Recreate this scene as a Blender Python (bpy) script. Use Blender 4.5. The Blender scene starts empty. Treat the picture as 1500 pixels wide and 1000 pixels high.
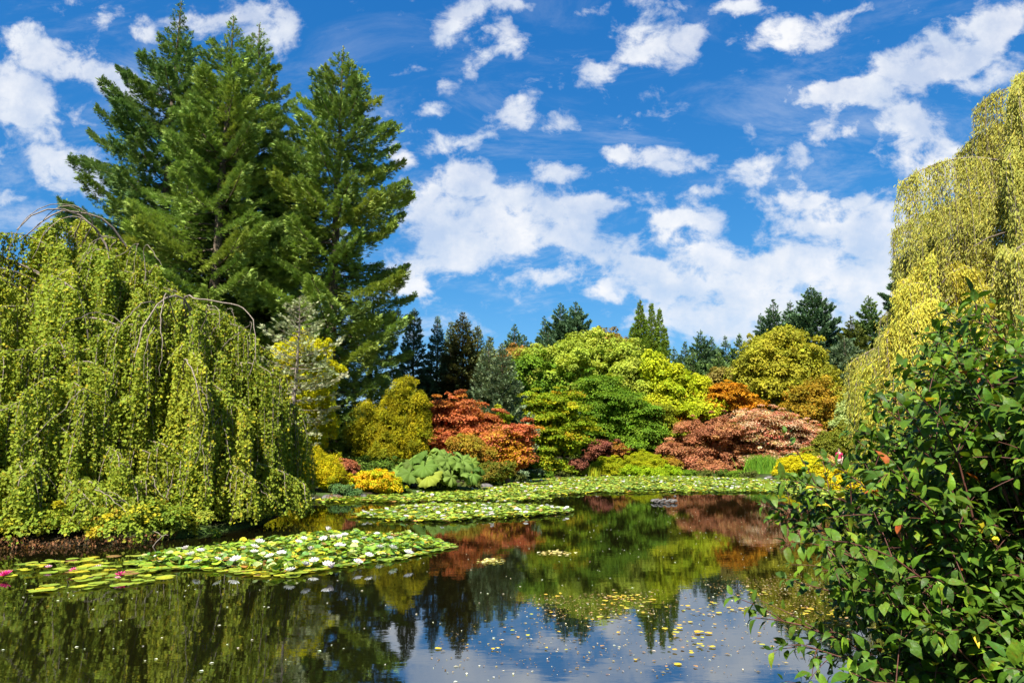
import bpy, math, random
import numpy as np
from mathutils import Vector

R = math.radians
rng = np.random.default_rng(7)
random.seed(7)
scene = bpy.context.scene
col = scene.collection

# ------------------------------------------------------------------ camera
CAM_H, PITCH = 2.1, 9.2
cam_data = bpy.data.cameras.new('camera')
cam_data.lens = 24.0
cam_data.sensor_width = 36.0
cam_data.clip_start = 0.05
cam_data.clip_end = 5000.0
cam = bpy.data.objects.new('camera', cam_data)
cam.location = (0, 0, CAM_H)
cam.rotation_euler = (R(90 + PITCH), 0, 0)
col.objects.link(cam)
scene.camera = cam

# ------------------------------------------------------------------ exposure and sampling
vs = scene.view_settings
vs.view_transform = 'Standard'
vs.look = 'None'
vs.gamma = 1.0
vs.use_curve_mapping = False
EXPO = 1.5
vs.exposure = EXPO
cy = scene.cycles
cy.max_bounces = 7
cy.diffuse_bounces = 3
cy.glossy_bounces = 3
cy.transmission_bounces = 4
cy.transparent_max_bounces = 8
cy.caustics_reflective = False
cy.caustics_refractive = False
cy.use_adaptive_sampling = True
cy.adaptive_threshold = 0.02
cy.use_denoising = True
cy.sample_clamp_indirect = 4.0

# ------------------------------------------------------------------ sun
SUN_EL, SUN_AZ = 50.0, 199.0      # azimuth clockwise from +Y: the sun stands behind the camera, to the left
sd = bpy.data.lights.new('sun', 'SUN')
sd.energy = 4.8
sd.angle = R(0.5)
sd.color = (1.0, 0.955, 0.87)
sun = bpy.data.objects.new('sun', sd)
_to = Vector((math.cos(R(SUN_EL)) * math.sin(R(SUN_AZ)), math.cos(R(SUN_EL)) * math.cos(R(SUN_AZ)), math.sin(R(SUN_EL))))
sun.rotation_euler = _to.to_track_quat('Z', 'Y').to_euler()
sun.location = (-20, -20, 40)
col.objects.link(sun)

# ------------------------------------------------------------------ world: sky and clouds
world = bpy.data.worlds.new('World')
scene.world = world
world.use_nodes = True
nt = world.node_tree
nt.nodes.clear()
def N(t, **kw):
    n = nt.nodes.new(t)
    for k, v in kw.items():
        setattr(n, k, v)
    return n
def lk(a, b):
    nt.links.new(a, b)
def mth(op, a, b=None, c=None, clamp=False):
    n = N('ShaderNodeMath', operation=op, use_clamp=clamp)
    for i, x in enumerate((a, b, c)):
        if x is None: continue
        if isinstance(x, (int, float)): n.inputs[i].default_value = x
        else: lk(x, n.inputs[i])
    return n.outputs[0]
out = N('ShaderNodeOutputWorld')
bg = N('ShaderNodeBackground')
sky = N('ShaderNodeTexSky', sky_type='NISHITA')
sky.sun_disc = False
sky.sun_elevation = R(SUN_EL)
sky.sun_rotation = R(SUN_AZ)
sky.altitude = 100
sky.air_density = 1.0
sky.dust_density = 0.35
sky.ozone_density = 3.0
SKY_STR = 0.095
tc = N('ShaderNodeTexCoord')
D3 = tc.outputs['Generated']
def dot(v):
    n = N('ShaderNodeVectorMath', operation='DOT_PRODUCT')
    lk(D3, n.inputs[0]); n.inputs[1].default_value = v
    return n.outputs['Value']
cp, sp = math.cos(R(PITCH)), math.sin(R(PITCH))
dx, df, du = dot((1, 0, 0)), dot((0, cp, sp)), dot((0, -sp, cp))
fsafe = mth('MAXIMUM', df, 0.05)
ca = mth('DIVIDE', dx, fsafe)
cb = mth('DIVIDE', du, fsafe)
comb = N('ShaderNodeCombineXYZ')
lk(ca, comb.inputs[0]); lk(cb, comb.inputs[1])
P2 = comb.outputs[0]
# ragged edges: push the lookup point around with noise
nz1 = N('ShaderNodeTexNoise'); nz1.inputs['Scale'].default_value = 9; nz1.inputs['Detail'].default_value = 6; nz1.inputs['Roughness'].default_value = 0.62
lk(P2, nz1.inputs['Vector'])
sub = N('ShaderNodeVectorMath', operation='SUBTRACT'); lk(nz1.outputs['Color'], sub.inputs[0]); sub.inputs[1].default_value = (0.5, 0.5, 0.5)
sc_ = N('ShaderNodeVectorMath', operation='SCALE'); lk(sub.outputs[0], sc_.inputs[0]); sc_.inputs['Scale'].default_value = 0.075
ad = N('ShaderNodeVectorMath', operation='ADD'); lk(P2, ad.inputs[0]); lk(sc_.outputs[0], ad.inputs[1])
flat = N('ShaderNodeVectorMath', operation='MULTIPLY'); lk(ad.outputs[0], flat.inputs[0]); flat.inputs[1].default_value = (1, 1, 0)
PV = flat.outputs[0]
BLOBS = [  # centre x, y, half-width, half-height, tilt, weight
 (90, 82, 150, 34, 24, 1), (190, 118, 80, 30, 10, .95), (45, 165, 110, 42, 8, .95), (75, 228, 130, 36, 4, 1), (120, 272, 90, 34, 6, 1),
 (20, 120, 90, 60, 0, .8), (148, 20, 38, 22, 0, .7), (215, 42, 55, 24, -10, .7), (320, 28, 75, 28, 0, .85), (400, 38, 70, 42, 15, .95), (15, 300, 60, 20, 0, .55),
 (665, 28, 62, 34, -10, .85), (735, 8, 80, 18, 0, .9), (738, 60, 50, 26, 32, .95), (690, 100, 60, 24, -15, .5),
 (640, 163, 48, 20, 0, .65), (674, 206, 56, 24, 0, .9), (590, 230, 34, 16, 0, .85), (755, 165, 48, 26, 15, .95), (832, 170, 52, 30, 0, .75),
 (850, 128, 42, 16, 0, .5), (958, 62, 80, 48, -8, 1.15), (1012, 42, 36, 22, 0, .8), (878, 103, 48, 20, 0, .85), (965, 232, 88, 26, 5, .95), (905, 215, 30, 14, 0, .7),
 (818, 250, 56, 20, 5, 1), (735, 305, 150, 62, 5, 1.2), (645, 318, 100, 55, 0, 1.1), (700, 355, 110, 32, 0, 1), (650, 385, 120, 30, -5, 1), (865, 297, 62, 24, 5, 1),
 (810, 330, 90, 34, 0, .9), (655, 255, 90, 28, 0, .7), (605, 417, 46, 13, 0, .85), (795, 410, 60, 17, 5, .75), (895, 360, 75, 32, -5, .95), (940, 392, 85, 18, 0, .9),
 (1005, 325, 75, 30, 0, 1), (1030, 372, 70, 26, 0, .9), (1030, 283, 50, 20, 0, .85), (1130, 250, 75, 30, -12, .9), (1168, 232, 36, 18, 20, .7),
 (1165, 45, 92, 38, -10, .95), (1090, 8, 60, 18, 0, .9), (1250, 15, 60, 14, -15, .55), (865, 14, 52, 16, 5, .6), (935, 5, 50, 12, 0, .5),
 (1330, 105, 190, 40, -20, 1.2), (1235, 133, 90, 24, -3, 1), (1430, 55, 130, 48, -22, 1.2), (1320, 190, 90, 50, -10, 1.05), (1390, 245, 90, 50, 0, 1),
 (1460, 118, 80, 44, 0, .85), (1215, 185, 60, 24, 0, .5), (1195, 290, 120, 24, -6, .85), (1310, 300, 100, 36, 0, 1), (1195, 335, 120, 34, 0, 1.05),
 (1110, 400, 260, 34, 0, 1), (1300, 375, 170, 56, 0, 1.2), (1200, 435, 250, 60, 0, 1.2), (1050, 430, 190, 32, 0, .95), (1380, 450, 220, 70, 0, 1.1),
 (960, 425, 110, 20, 0, .75), (1080, 478, 190, 34, 0, .8), (1010, 470, 140, 22, 0, .5), (700, 100, 700, 300, 0, .05), (850, 400, 900, 130, 0, .24)]
acc = None
for bx, by, rx, ry, an, w in BLOBS:
    m = N('ShaderNodeMapping', vector_type='TEXTURE')
    m.inputs['Location'].default_value = ((bx - 750) / 1000, (500 - by) / 1000, 0)
    m.inputs['Rotation'].default_value = (0, 0, R(-an))
    m.inputs['Scale'].default_value = (rx / 1000 * 1.02, ry / 1000 * 1.12, 1)
    lk(PV, m.inputs['Vector'])
    g = N('ShaderNodeTexGradient', gradient_type='SPHERICAL')
    lk(m.outputs[0], g.inputs[0])
    acc = mth('MULTIPLY_ADD', g.outputs['Fac'], w, 0.0 if acc is None else acc)
cover = mth('MINIMUM', mth('MULTIPLY', acc, .96), 0.86)
# generic clouds on the rest of the sky
zc = N('ShaderNodeSeparateXYZ'); lk(D3, zc.inputs[0])
zz = mth('ADD', mth('MAXIMUM', zc.outputs[2], 0.0), 0.12)
pl = N('ShaderNodeCombineXYZ'); lk(mth('DIVIDE', zc.outputs[0], zz), pl.inputs[0]); lk(mth('DIVIDE', zc.outputs[1], zz), pl.inputs[1])
ng = N('ShaderNodeTexNoise'); ng.inputs['Scale'].default_value = 1.3; ng.inputs['Detail'].default_value = 3; lk(pl.outputs[0], ng.inputs['Vector'])
gen = mth('MULTIPLY', mth('SUBTRACT', ng.outputs['Fac'], 0.46), 2.6)
front = N('ShaderNodeMapRange'); front.inputs['From Min'].default_value = 0.62; front.inputs['From Max'].default_value = 0.72; lk(df, front.inputs['Value'])
mixc = N('ShaderNodeMix', data_type='FLOAT'); lk(front.outputs[0], mixc.inputs[0]); lk(gen, mixc.inputs[2]); lk(cover, mixc.inputs[3])
stretch = N('ShaderNodeVectorMath', operation='MULTIPLY'); lk(P2, stretch.inputs[0]); stretch.inputs[1].default_value = (0.95, 1.3, 1)
nz2 = N('ShaderNodeTexNoise'); nz2.inputs['Scale'].default_value = 17; nz2.inputs['Detail'].default_value = 9; nz2.inputs['Roughness'].default_value = 0.62; nz2.inputs['Distortion'].default_value = 0.25
lk(stretch.outputs[0], nz2.inputs['Vector'])
fld = mth('MULTIPLY_ADD', mth('SUBTRACT', nz2.outputs['Fac'], 0.5), 2.7, mixc.outputs[0])
dens = N('ShaderNodeMapRange', interpolation_type='SMOOTHSTEP')
dens.inputs['From Min'].default_value = 0.16; dens.inputs['From Max'].default_value = 0.84
lk(fld, dens.inputs['Value'])
thin = N('ShaderNodeMapRange'); thin.inputs['From Min'].default_value = .38; thin.inputs['From Max'].default_value = .6; thin.inputs['To Min'].default_value = .62; thin.inputs['To Max'].default_value = .98; lk(nz1.outputs['Fac'], thin.inputs['Value'])
veiln = N('ShaderNodeTexNoise'); veiln.inputs['Scale'].default_value = 4.2; veiln.inputs['Detail'].default_value = 10; veiln.inputs['Roughness'].default_value = .68; veiln.inputs['Distortion'].default_value = .6
vst = N('ShaderNodeVectorMath', operation='MULTIPLY'); lk(P2, vst.inputs[0]); vst.inputs[1].default_value = (.8, 2.2, 1); lk(vst.outputs[0], veiln.inputs['Vector'])
veil = N('ShaderNodeMapRange', interpolation_type='SMOOTHSTEP'); veil.inputs['From Min'].default_value = .47; veil.inputs['From Max'].default_value = .72; lk(veiln.outputs['Fac'], veil.inputs['Value'])
lowm = N('ShaderNodeMapRange'); lowm.inputs['From Min'].default_value = .55; lowm.inputs['From Max'].default_value = .12; lowm.inputs['To Min'].default_value = .12; lowm.inputs['To Max'].default_value = .62; lk(zc.outputs[2], lowm.inputs['Value'])
density = mth('MAXIMUM', mth('MULTIPLY', dens.outputs[0], thin.outputs[0]), mth('MULTIPLY', veil.outputs[0], lowm.outputs[0]))
# faint modelling inside the clouds
nz3 = N('ShaderNodeTexNoise'); nz3.inputs['Scale'].default_value = 8; nz3.inputs['Detail'].default_value = 5; lk(stretch.outputs[0], nz3.inputs['Vector'])
ramp = N('ShaderNodeMapRange'); ramp.inputs['From Min'].default_value = 0.36; ramp.inputs['From Max'].default_value = 0.62; lk(nz3.outputs['Fac'], ramp.inputs['Value'])
cc = N('ShaderNodeMix', data_type='RGBA'); lk(ramp.outputs[0], cc.inputs[0])
cc.inputs[6].default_value = (0.27, 0.295, 0.335, 1); cc.inputs[7].default_value = (0.35, 0.353, 0.362, 1)
# a polarised, deep blue sky: each channel of the physical sky through its own power
sep = N('ShaderNodeSeparateColor'); lk(sky.outputs[0], sep.inputs[0])
skym = N('ShaderNodeCombineColor')
for i_, (k0, p0, a0) in enumerate(((.62, 1.58, 1.12), (.92, .85, .68), (1.18, .55, .80))):
    lk(mth('MULTIPLY', mth('POWER', mth('MULTIPLY', sep.outputs[i_], SKY_STR * k0 * 1.68), p0), a0 / 2 ** EXPO), skym.inputs[i_])
mix = N('ShaderNodeMix', data_type='RGBA')
lk(density, mix.inputs[0]); lk(skym.outputs[0], mix.inputs[6]); lk(cc.outputs[2], mix.inputs[7])
lk(mix.outputs[2], bg.inputs['Color'])
bg.inputs['Strength'].default_value = 1.0
lk(bg.outputs[0], out.inputs['Surface'])

# ------------------------------------------------------------------ pixel helpers (1500 x 1000 photograph, real depth Y given)
def W(x, y, D):
    u, v = (x - 750) / 1000, (500 - y) / 1000
    dy = cp - v * sp
    t = D / dy
    return np.array([u * t, D, CAM_H + t * (sp + v * cp)])
def G(x, y, z=0.0):
    u, v = (x - 750) / 1000, (500 - y) / 1000
    dz = sp + v * cp
    t = (z - CAM_H) / dz
    return np.array([u * t, (cp - v * sp) * t])

# ------------------------------------------------------------------ materials
def mat_new(name):
    m = bpy.data.materials.new(name)
    m.use_nodes = True
    return m, m.node_tree.nodes, m.node_tree.links
def leaf_mat(name, trans=0.35, rough=0.55, spec=0.25, tboost=(1.25, 1.2, .6), mottle=0):
    m, n, l = mat_new(name)
    n.clear()
    o = n.new('ShaderNodeOutputMaterial')
    p = n.new('ShaderNodeBsdfPrincipled')
    a = n.new('ShaderNodeAttribute'); a.attribute_name = 'tint'
    p.inputs['Roughness'].default_value = rough
    p.inputs['Specular IOR Level'].default_value = spec
    src = a.outputs['Color']
    if mottle:
        t = n.new('ShaderNodeTexCoord'); nz = n.new('ShaderNodeTexNoise'); nz.inputs['Scale'].default_value = mottle; nz.inputs['Detail'].default_value = 5; l.new(t.outputs['Object'], nz.inputs[0])
        r = n.new('ShaderNodeValToRGB'); r.color_ramp.elements[0].position = .30; r.color_ramp.elements[0].color = (1.25, .72, .6, 1); r.color_ramp.elements[1].position = .46; r.color_ramp.elements[1].color = (.86, .88, .9, 1)
        e = r.color_ramp.elements.new(.72); e.color = (1.25, 1.2, 1.0, 1)
        mu = n.new('ShaderNodeVectorMath'); mu.operation = 'MULTIPLY'; l.new(nz.outputs['Fac'], r.inputs[0]); l.new(r.outputs[0], mu.inputs[0]); l.new(src, mu.inputs[1]); src = mu.outputs[0]
        bm = n.new('ShaderNodeBump'); bm.inputs['Strength'].default_value = .5; bm.inputs['Distance'].default_value = .01; l.new(nz.outputs['Fac'], bm.inputs['Height']); l.new(bm.outputs[0], p.inputs['Normal'])
    l.new(src, p.inputs['Base Color'])
    tr = n.new('ShaderNodeBsdfTranslucent')
    vm = n.new('ShaderNodeVectorMath'); vm.operation = 'MULTIPLY'; vm.inputs[1].default_value = tboost
    l.new(src, vm.inputs[0]); l.new(vm.outputs[0], tr.inputs['Color'])
    mx = n.new('ShaderNodeMixShader'); mx.inputs[0].default_value = trans
    l.new(p.outputs[0], mx.inputs[1]); l.new(tr.outputs[0], mx.inputs[2]); l.new(mx.outputs[0], o.inputs[0])
    return m
def noise_mat(name, c1, c2, scale=8, rough=0.85, bump=0.3, c3=None, spec=0.3):
    m, n, l = mat_new(name)
    p = n['Principled BSDF']
    t = n.new('ShaderNodeTexCoord')
    nz = n.new('ShaderNodeTexNoise'); nz.inputs['Scale'].default_value = scale; nz.inputs['Detail'].default_value = 8; nz.inputs['Roughness'].default_value = .65
    l.new(t.outputs['Object'], nz.inputs['Vector'])
    r = n.new('ShaderNodeValToRGB')
    r.color_ramp.elements[0].position = .35; r.color_ramp.elements[0].color = (*c1, 1)
    r.color_ramp.elements[1].position = .65; r.color_ramp.elements[1].color = (*c2, 1)
    if c3:
        e = r.color_ramp.elements.new(.5); e.color = (*c3, 1)
    l.new(nz.outputs['Fac'], r.inputs[0]); l.new(r.outputs[0], p.inputs['Base Color'])
    p.inputs['Roughness'].default_value = rough
    p.inputs['Specular IOR Level'].default_value = spec
    b = n.new('ShaderNodeBump'); b.inputs['Strength'].default_value = bump; b.inputs['Distance'].default_value = .05
    l.new(nz.outputs['Fac'], b.inputs['Height']); l.new(b.outputs[0], p.inputs['Normal'])
    return m
M = {}
M['leaf'] = leaf_mat('leaf_foliage', rough=.6, spec=.10, trans=.38)
M['needle'] = leaf_mat('conifer_needles', trans=.16, rough=.65, spec=.08, tboost=(1.1, 1.1, .8))
M['gloss'] = leaf_mat('glossy_leaf', trans=.28, rough=.47, spec=.22, mottle=45)
M['pad'] = leaf_mat('lily_pad_leaf', trans=.15, rough=.36, spec=.35, mottle=9)
M['petal'] = leaf_mat('petal', trans=.3, rough=.5, spec=.3, tboost=(1, 1, 1))
M['bark'] = noise_mat('bark', (.05, .035, .022), (.16, .12, .085), 14, .9, .6)
M['palebark'] = noise_mat('pale_bark', (.12, .09, .065), (.27, .22, .175), 20, .85, .4)
M['redstem'] = noise_mat('red_stem', (.045, .018, .012), (.11, .038, .024), 30, .6, .1)
M['soil'] = noise_mat('soil', (.02, .014, .008), (.06, .045, .028), 3, .95, .6)
M['rock'] = noise_mat('rock', (.05, .045, .04), (.14, .13, .12), 4, .9, .6)
M['skin'] = noise_mat('skin', (.45, .27, .20), (.50, .31, .23), 4, .6, 0)

# ------------------------------------------------------------------ mesh helpers
def unit(a):
    return a / np.maximum(np.linalg.norm(a, axis=-1, keepdims=True), 1e-9)
class MB:
    def __init__(self):
        self.v, self.q, self.t, self.c, self.n = [], [], [], [], 0
    def add(self, V, Q=None, T=None, C=None):
        V = np.asarray(V, dtype=np.float32).reshape(-1, 3)
        if Q is not None and len(Q): self.q.append(np.asarray(Q, dtype=np.int64).reshape(-1, 4) + self.n)
        if T is not None and len(T): self.t.append(np.asarray(T, dtype=np.int64).reshape(-1, 3) + self.n)
        self.v.append(V); self.n += len(V)
        if C is None: C = np.full((len(V), 3), .5)
        C = np.asarray(C, dtype=np.float32)
        if C.ndim == 1: C = np.tile(C, (len(V), 1))
        self.c.append(C)
        return self
    def build(self, name, mat, parent=None, off=None, smooth=False, tint=True):
        me = bpy.data.meshes.new(name)
        V = np.concatenate(self.v) if self.v else np.zeros((0, 3), np.float32)
        if off is not None: V = V - np.asarray(off, dtype=np.float32)
        Q = np.concatenate(self.q) if self.q else np.zeros((0, 4), np.int64)
        T = np.concatenate(self.t) if self.t else np.zeros((0, 3), np.int64)
        me.vertices.add(len(V)); me.vertices.foreach_set('co', V.astype(np.float32).ravel())
        L = np.concatenate([Q.ravel(), T.ravel()]).astype(np.int32)
        me.loops.add(len(L)); me.loops.foreach_set('vertex_index', L)
        nf = len(Q) + len(T)
        me.polygons.add(nf)
        st = np.concatenate([np.arange(len(Q)) * 4, len(Q) * 4 + np.arange(len(T)) * 3]).astype(np.int32)
        me.polygons.foreach_set('loop_start', st)
        me.polygons.foreach_set('use_smooth', np.full(nf, smooth, dtype=bool))
        if tint:
            a = me.attributes.new('tint', 'FLOAT_COLOR', 'POINT')
            C = np.concatenate(self.c); C = np.concatenate([C, np.ones((len(C), 1), np.float32)], axis=1)
            a.data.foreach_set('color', C.astype(np.float32).ravel())
        me.update(calc_edges=True)
        me.materials.append(mat)
        o = bpy.data.objects.new(name, me)
        col.objects.link(o)
        if parent is not None: o.parent = parent
        return o
def tag(o, label=None, cat=None, group=None, kind=None):
    if label: o['label'] = label
    if cat: o['category'] = cat
    if group: o['group'] = group
    if kind: o['kind'] = kind
    return o
def thing(name, label, cat, loc, group=None):
    o = bpy.data.objects.new(name, None)
    o.empty_display_size = .3
    o.location = [float(a) for a in loc]
    col.objects.link(o)
    return tag(o, label, cat, group)

DIAMOND = (np.array([[0, 0, 0], [.5, .45, .10], [0, 1, 0], [-.5, .45, .10]]), np.array([[0, 1, 2, 3]]), None)
SLIVER = (np.array([[-.12, 0, 0], [.12, 0, 0], [.3, .55, .03], [0, 1, -.05]]), np.array([[0, 1, 2, 3]]), None)
def _bigleaf(wid=.5, fold=.16, droop=.28):
    ys = np.array([0, .13, .32, .55, .78, 1.0]); ws = np.array([0, .28, .46, .44, .25, 0]) * wid * 2
    K = len(ys); zc_ = .08 * np.sin(ys * 3.1) - droop * ys ** 2
    v = [[0, ys[i], zc_[i]] for i in range(K)]
    for s in (-1, 1):
        for i in range(1, K - 1):
            v.append([s * ws[i], ys[i] + .02, zc_[i] + fold * ws[i] - .10 * ws[i] * (i % 2)])
    L0, R0 = K - 1, 2 * K - 3
    q = [[i, L0 + i, L0 + i + 1, i + 1] for i in range(1, K - 2)] + [[i, i + 1, R0 + i + 1, R0 + i] for i in range(1, K - 2)]
    t = [[0, L0 + 1, 1], [0, 1, R0 + 1], [K - 2, L0 + K - 2, K - 1], [K - 2, K - 1, R0 + K - 2]]
    return np.array(v), np.array(q), np.array(t)
BIG = _bigleaf()
BIGS = [_bigleaf(.26, .20, .35), _bigleaf(.30, .12, .2), _bigleaf(.24, .3, .55), _bigleaf(.28, .1, .05)]
def _spray():   # a short conifer spray: a leading shoot with side shoots
    V, Q = [], []
    for ang, ln, y0 in ((0, 1, 0), (42, .55, .12), (-42, .55, .12), (36, .42, .42), (-36, .42, .42)):
        a = R(ang); d = np.array([math.sin(a), math.cos(a)]); p = np.array([d[1], -d[0]])
        b = np.array([0, y0]); w = .085 if ang == 0 else .07
        pts = [b, b + d * ln * .45 + p * w, b + d * ln, b + d * ln * .45 - p * w]
        k = len(V)
        z = [0, .03, -.08 * abs(math.sin(a)) + .02, .03]
        V += [[pt[0], pt[1], z[i]] for i, pt in enumerate(pts)]
        Q.append([k, k + 1, k + 2, k + 3])
    return np.array(V), np.array(Q), None
SPRAY = _spray()
def _spray3():
    V, Q = [], []
    for ang, ln, y0 in ((0, 1, 0), (45, .6, .15), (-45, .6, .15)):
        a = R(ang); d = np.array([math.sin(a), math.cos(a)]); p = np.array([d[1], -d[0]])
        b = np.array([0, y0]); w = .13
        pts = [b, b + d * ln * .45 + p * w, b + d * ln, b + d * ln * .45 - p * w]
        k = len(V)
        V += [[pt[0], pt[1], .03 * i] for i, pt in enumerate(pts)]
        Q.append([k, k + 1, k + 2, k + 3])
    return np.array(V), np.array(Q), None
SPRAY3 = _spray3()
def stamp(mb, T, P, Y, Z, size, C, wide=1.0):
    """copies of a template: base at P, pointing along Y, facing Z"""
    V0, Q0, T0 = T
    n, k = len(P), len(V0)
    if n == 0: return
    size = np.broadcast_to(np.asarray(size, float), (n,))[:, None, None]
    Y = unit(Y)
    X = unit(np.cross(Y, Z)); Z = np.cross(X, Y)
    V = P[:, None] + size * (wide * V0[None, :, 0, None] * X[:, None] + V0[None, :, 1, None] * Y[:, None] + V0[None, :, 2, None] * Z[:, None])
    base = (np.arange(n) * k)[:, None, None]
    q = (Q0[None] + base).reshape(-1, 4) if Q0 is not None else None
    t = (T0[None] + base).reshape(-1, 3) if T0 is not None else None
    mb.add(V.reshape(-1, 3), q, t, np.repeat(C, k, axis=0))
def tubes(mb, Pt, Rd, S=6, C=(.3, .3, .3)):
    """Pt (B,K,3) paths, Rd (B,K) radii"""
    Pt = np.asarray(Pt, float); Rd = np.asarray(Rd, float)
    if Pt.ndim == 2: Pt = Pt[None]; Rd = Rd[None]
    B, K = Pt.shape[:2]
    Tn = unit(np.gradient(Pt, axis=1))
    ref = np.where(np.abs(Tn[:, :1, 2:3]) > .8, np.array([1., 0, 0]), np.array([0, 0, 1.]))
    ref = np.broadcast_to(ref, Tn.shape)
    X = unit(np.cross(Tn, ref)); Yv = np.cross(Tn, X)
    a = np.arange(S) / S * 2 * math.pi
    V = Pt[:, :, None] + Rd[:, :, None, None] * (np.cos(a)[None, None, :, None] * X[:, :, None] + np.sin(a)[None, None, :, None] * Yv[:, :, None])
    i = np.arange(K - 1)[:, None] * S; j = np.arange(S)[None]; j2 = (j + 1) % S
    q = np.stack([i + j, i + j2, i + S + j2, i + S + j], -1).reshape(-1, 4)
    q = (q[None] + (np.arange(B) * K * S)[:, None, None]).reshape(-1, 4)
    mb.add(V.reshape(-1, 3), q, None, np.asarray(C, float))
def bez(a, b, c, n):
    t = np.linspace(0, 1, n)[:, None]
    a, b, c = (np.asarray(k, float) for k in (a, b, c))
    return (1 - t) ** 2 * a + 2 * t * (1 - t) * b + t * t * c
def smooth_path(pts, n):
    pts = np.asarray(pts, float)
    d = np.r_[0, np.cumsum(np.linalg.norm(np.diff(pts, axis=0), axis=1))]
    s = np.linspace(0, d[-1], n * 4)
    q = np.stack([np.interp(s, d, pts[:, k]) for k in range(3)], 1)
    w = max(3, n // 2) | 1
    for _ in range(3):
        p = np.pad(q, ((w, w), (0, 0)), mode='edge')
        p[:w] = 2 * q[0] - q[1:w + 1][::-1] if len(q) > w else p[:w]
        p[-w:] = 2 * q[-1] - q[-w - 1:-1][::-1] if len(q) > w else p[-w:]
        k = np.ones(w) / w
        q = np.stack([np.convolve(p[:, j], k, 'same')[w:-w] for j in range(3)], 1)
    return q[::4]
def rdir(n):
    return unit(rng.normal(size=(n, 3)))
ALB = 1.5
def palcol(pal, n, jitter=.18, hue=.06):
    """pal: list of (weight, (r,g,b))"""
    w = np.array([p[0] for p in pal], float); w /= w.sum()
    cs = np.array([p[1] for p in pal])
    c = cs[rng.choice(len(pal), n, p=w)]
    c = np.minimum(c * ALB * [1, 1, .8], .78) * np.clip(rng.normal(1, jitter, (n, 1)), .45, 1.7) * np.clip(rng.normal(1, hue, (n, 3)), .7, 1.3)
    return c

# ------------------------------------------------------------------ terrain, pond
shore_px = [(-260, 806), (-60, 803), (60, 800), (150, 797), (250, 789), (330, 778), (400, 765), (425, 745), (440, 735), (480, 731), (560, 727), (640, 722), (700, 716), (735, 709),
            (760, 704), (820, 699), (900, 697), (1000, 697), (1080, 700), (1150, 704), (1230, 711), (1300, 722), (1390, 750), (1500, 790), (1700, 850)]
shore = [G(*p) for p in shore_px]
shore = [np.array([-34.0, 13.0])] + shore + [np.array([16.0, 8.0]), np.array([9.0, 5.6]), np.array([4.5, 5.1]), np.array([0.0, 4.2]), np.array([-6, 4.3]), np.array([-20, 5.2]), np.array([-34, 7])]
shore = np.array(shore)
def shore_dist(x, y):
    """signed distance to the shore, positive on land"""
    x = np.asarray(x, float); y = np.asarray(y, float)
    A = shore; B = np.roll(shore, -1, axis=0)
    best = np.full(x.shape, 1e9); inside = np.zeros(x.shape, bool)
    for (ax, ay), (bx_, by_) in zip(A, B):
        vx, vy = bx_ - ax, by_ - ay
        t = np.clip(((x - ax) * vx + (y - ay) * vy) / (vx * vx + vy * vy), 0, 1)
        best = np.minimum(best, np.hypot(x - ax - t * vx, y - ay - t * vy))
        c = ((ay > y) != (by_ > y))
        xi = ax + (y - ay) / np.where(abs(by_ - ay) < 1e-9, 1e-9, by_ - ay) * (bx_ - ax)
        inside ^= c & (x < xi)
    return np.where(inside, -best, best)
def hgt(x, y):
    x = np.asarray(x, float); y = np.asarray(y, float)
    d = shore_dist(x, y)
    d = d + .25 * np.sin(x * 1.3 + 2 * np.sin(y * .9)) * np.clip(np.abs(d) * 2, 0, 1)
    land = .16 * np.clip(d / .35, 0, 1) + .5 * np.clip(d / 14, 0, 1) + .15 * np.sin(x * .21) * np.sin(y * .17) * np.clip(d / 5, 0, 1)
    far = np.clip((y - 80) / 60, 0, 1); far = far * far * (3 - 2 * far)
    land = land + .42 * np.exp(-((x - 24.0) ** 2 + (y - 51.5) ** 2) / 20) * np.clip(d / 2, 0, 1)
    land = land + 3.2 * far + np.clip((y - 140) / 500, 0, 1) * 10
    return np.where(d > 0, land, np.maximum(-1.2, d * 1.1))
def gz(x, y):
    return float(hgt(np.array([x]), np.array([y]))[0])
def grid():
    u = np.linspace(-1, 1, 300); gx = np.sinh(u * 4.6) / math.sinh(4.6) * 900
    v = np.linspace(0, 1, 420); k = 3.6
    gy = -60 + np.concatenate([np.linspace(0, 60, 40, endpoint=False), 60 + (np.sinh(np.linspace(0, 1, 380) * 4.2) / math.sinh(4.2)) * 1400])
    X, Y = np.meshgrid(gx, gy)
    Z = hgt(X, Y)
    V = np.stack([X, Y, Z], -1).reshape(-1, 3)
    nx, ny = len(gx), len(gy)
    i = np.arange(ny - 1)[:, None] * nx + np.arange(nx - 1)[None]
    Q = np.stack([i, i + 1, i + nx + 1, i + nx], -1).reshape(-1, 4)
    return MB().add(V, Q)
gm, n_, l_ = mat_new('ground')
p_ = n_['Principled BSDF']; p_.inputs['Roughness'].default_value = .95; p_.inputs['Specular IOR Level'].default_value = .1
tc_ = n_.new('ShaderNodeTexCoord')
a_ = n_.new('ShaderNodeTexNoise'); a_.inputs['Scale'].default_value = .35; a_.inputs['Detail'].default_value = 10; l_.new(tc_.outputs['Object'], a_.inputs[0])
b_ = n_.new('ShaderNodeTexNoise'); b_.inputs['Scale'].default_value = 9; b_.inputs['Detail'].default_value = 8; l_.new(tc_.outputs['Object'], b_.inputs[0])
r1 = n_.new('ShaderNodeValToRGB'); r1.color_ramp.elements[0].position = .42; r1.color_ramp.elements[0].color = (.035, .026, .015, 1); r1.color_ramp.elements[1].position = .56; r1.color_ramp.elements[1].color = (.05, .085, .018, 1)
l_.new(a_.outputs['Fac'], r1.inputs[0])
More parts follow.
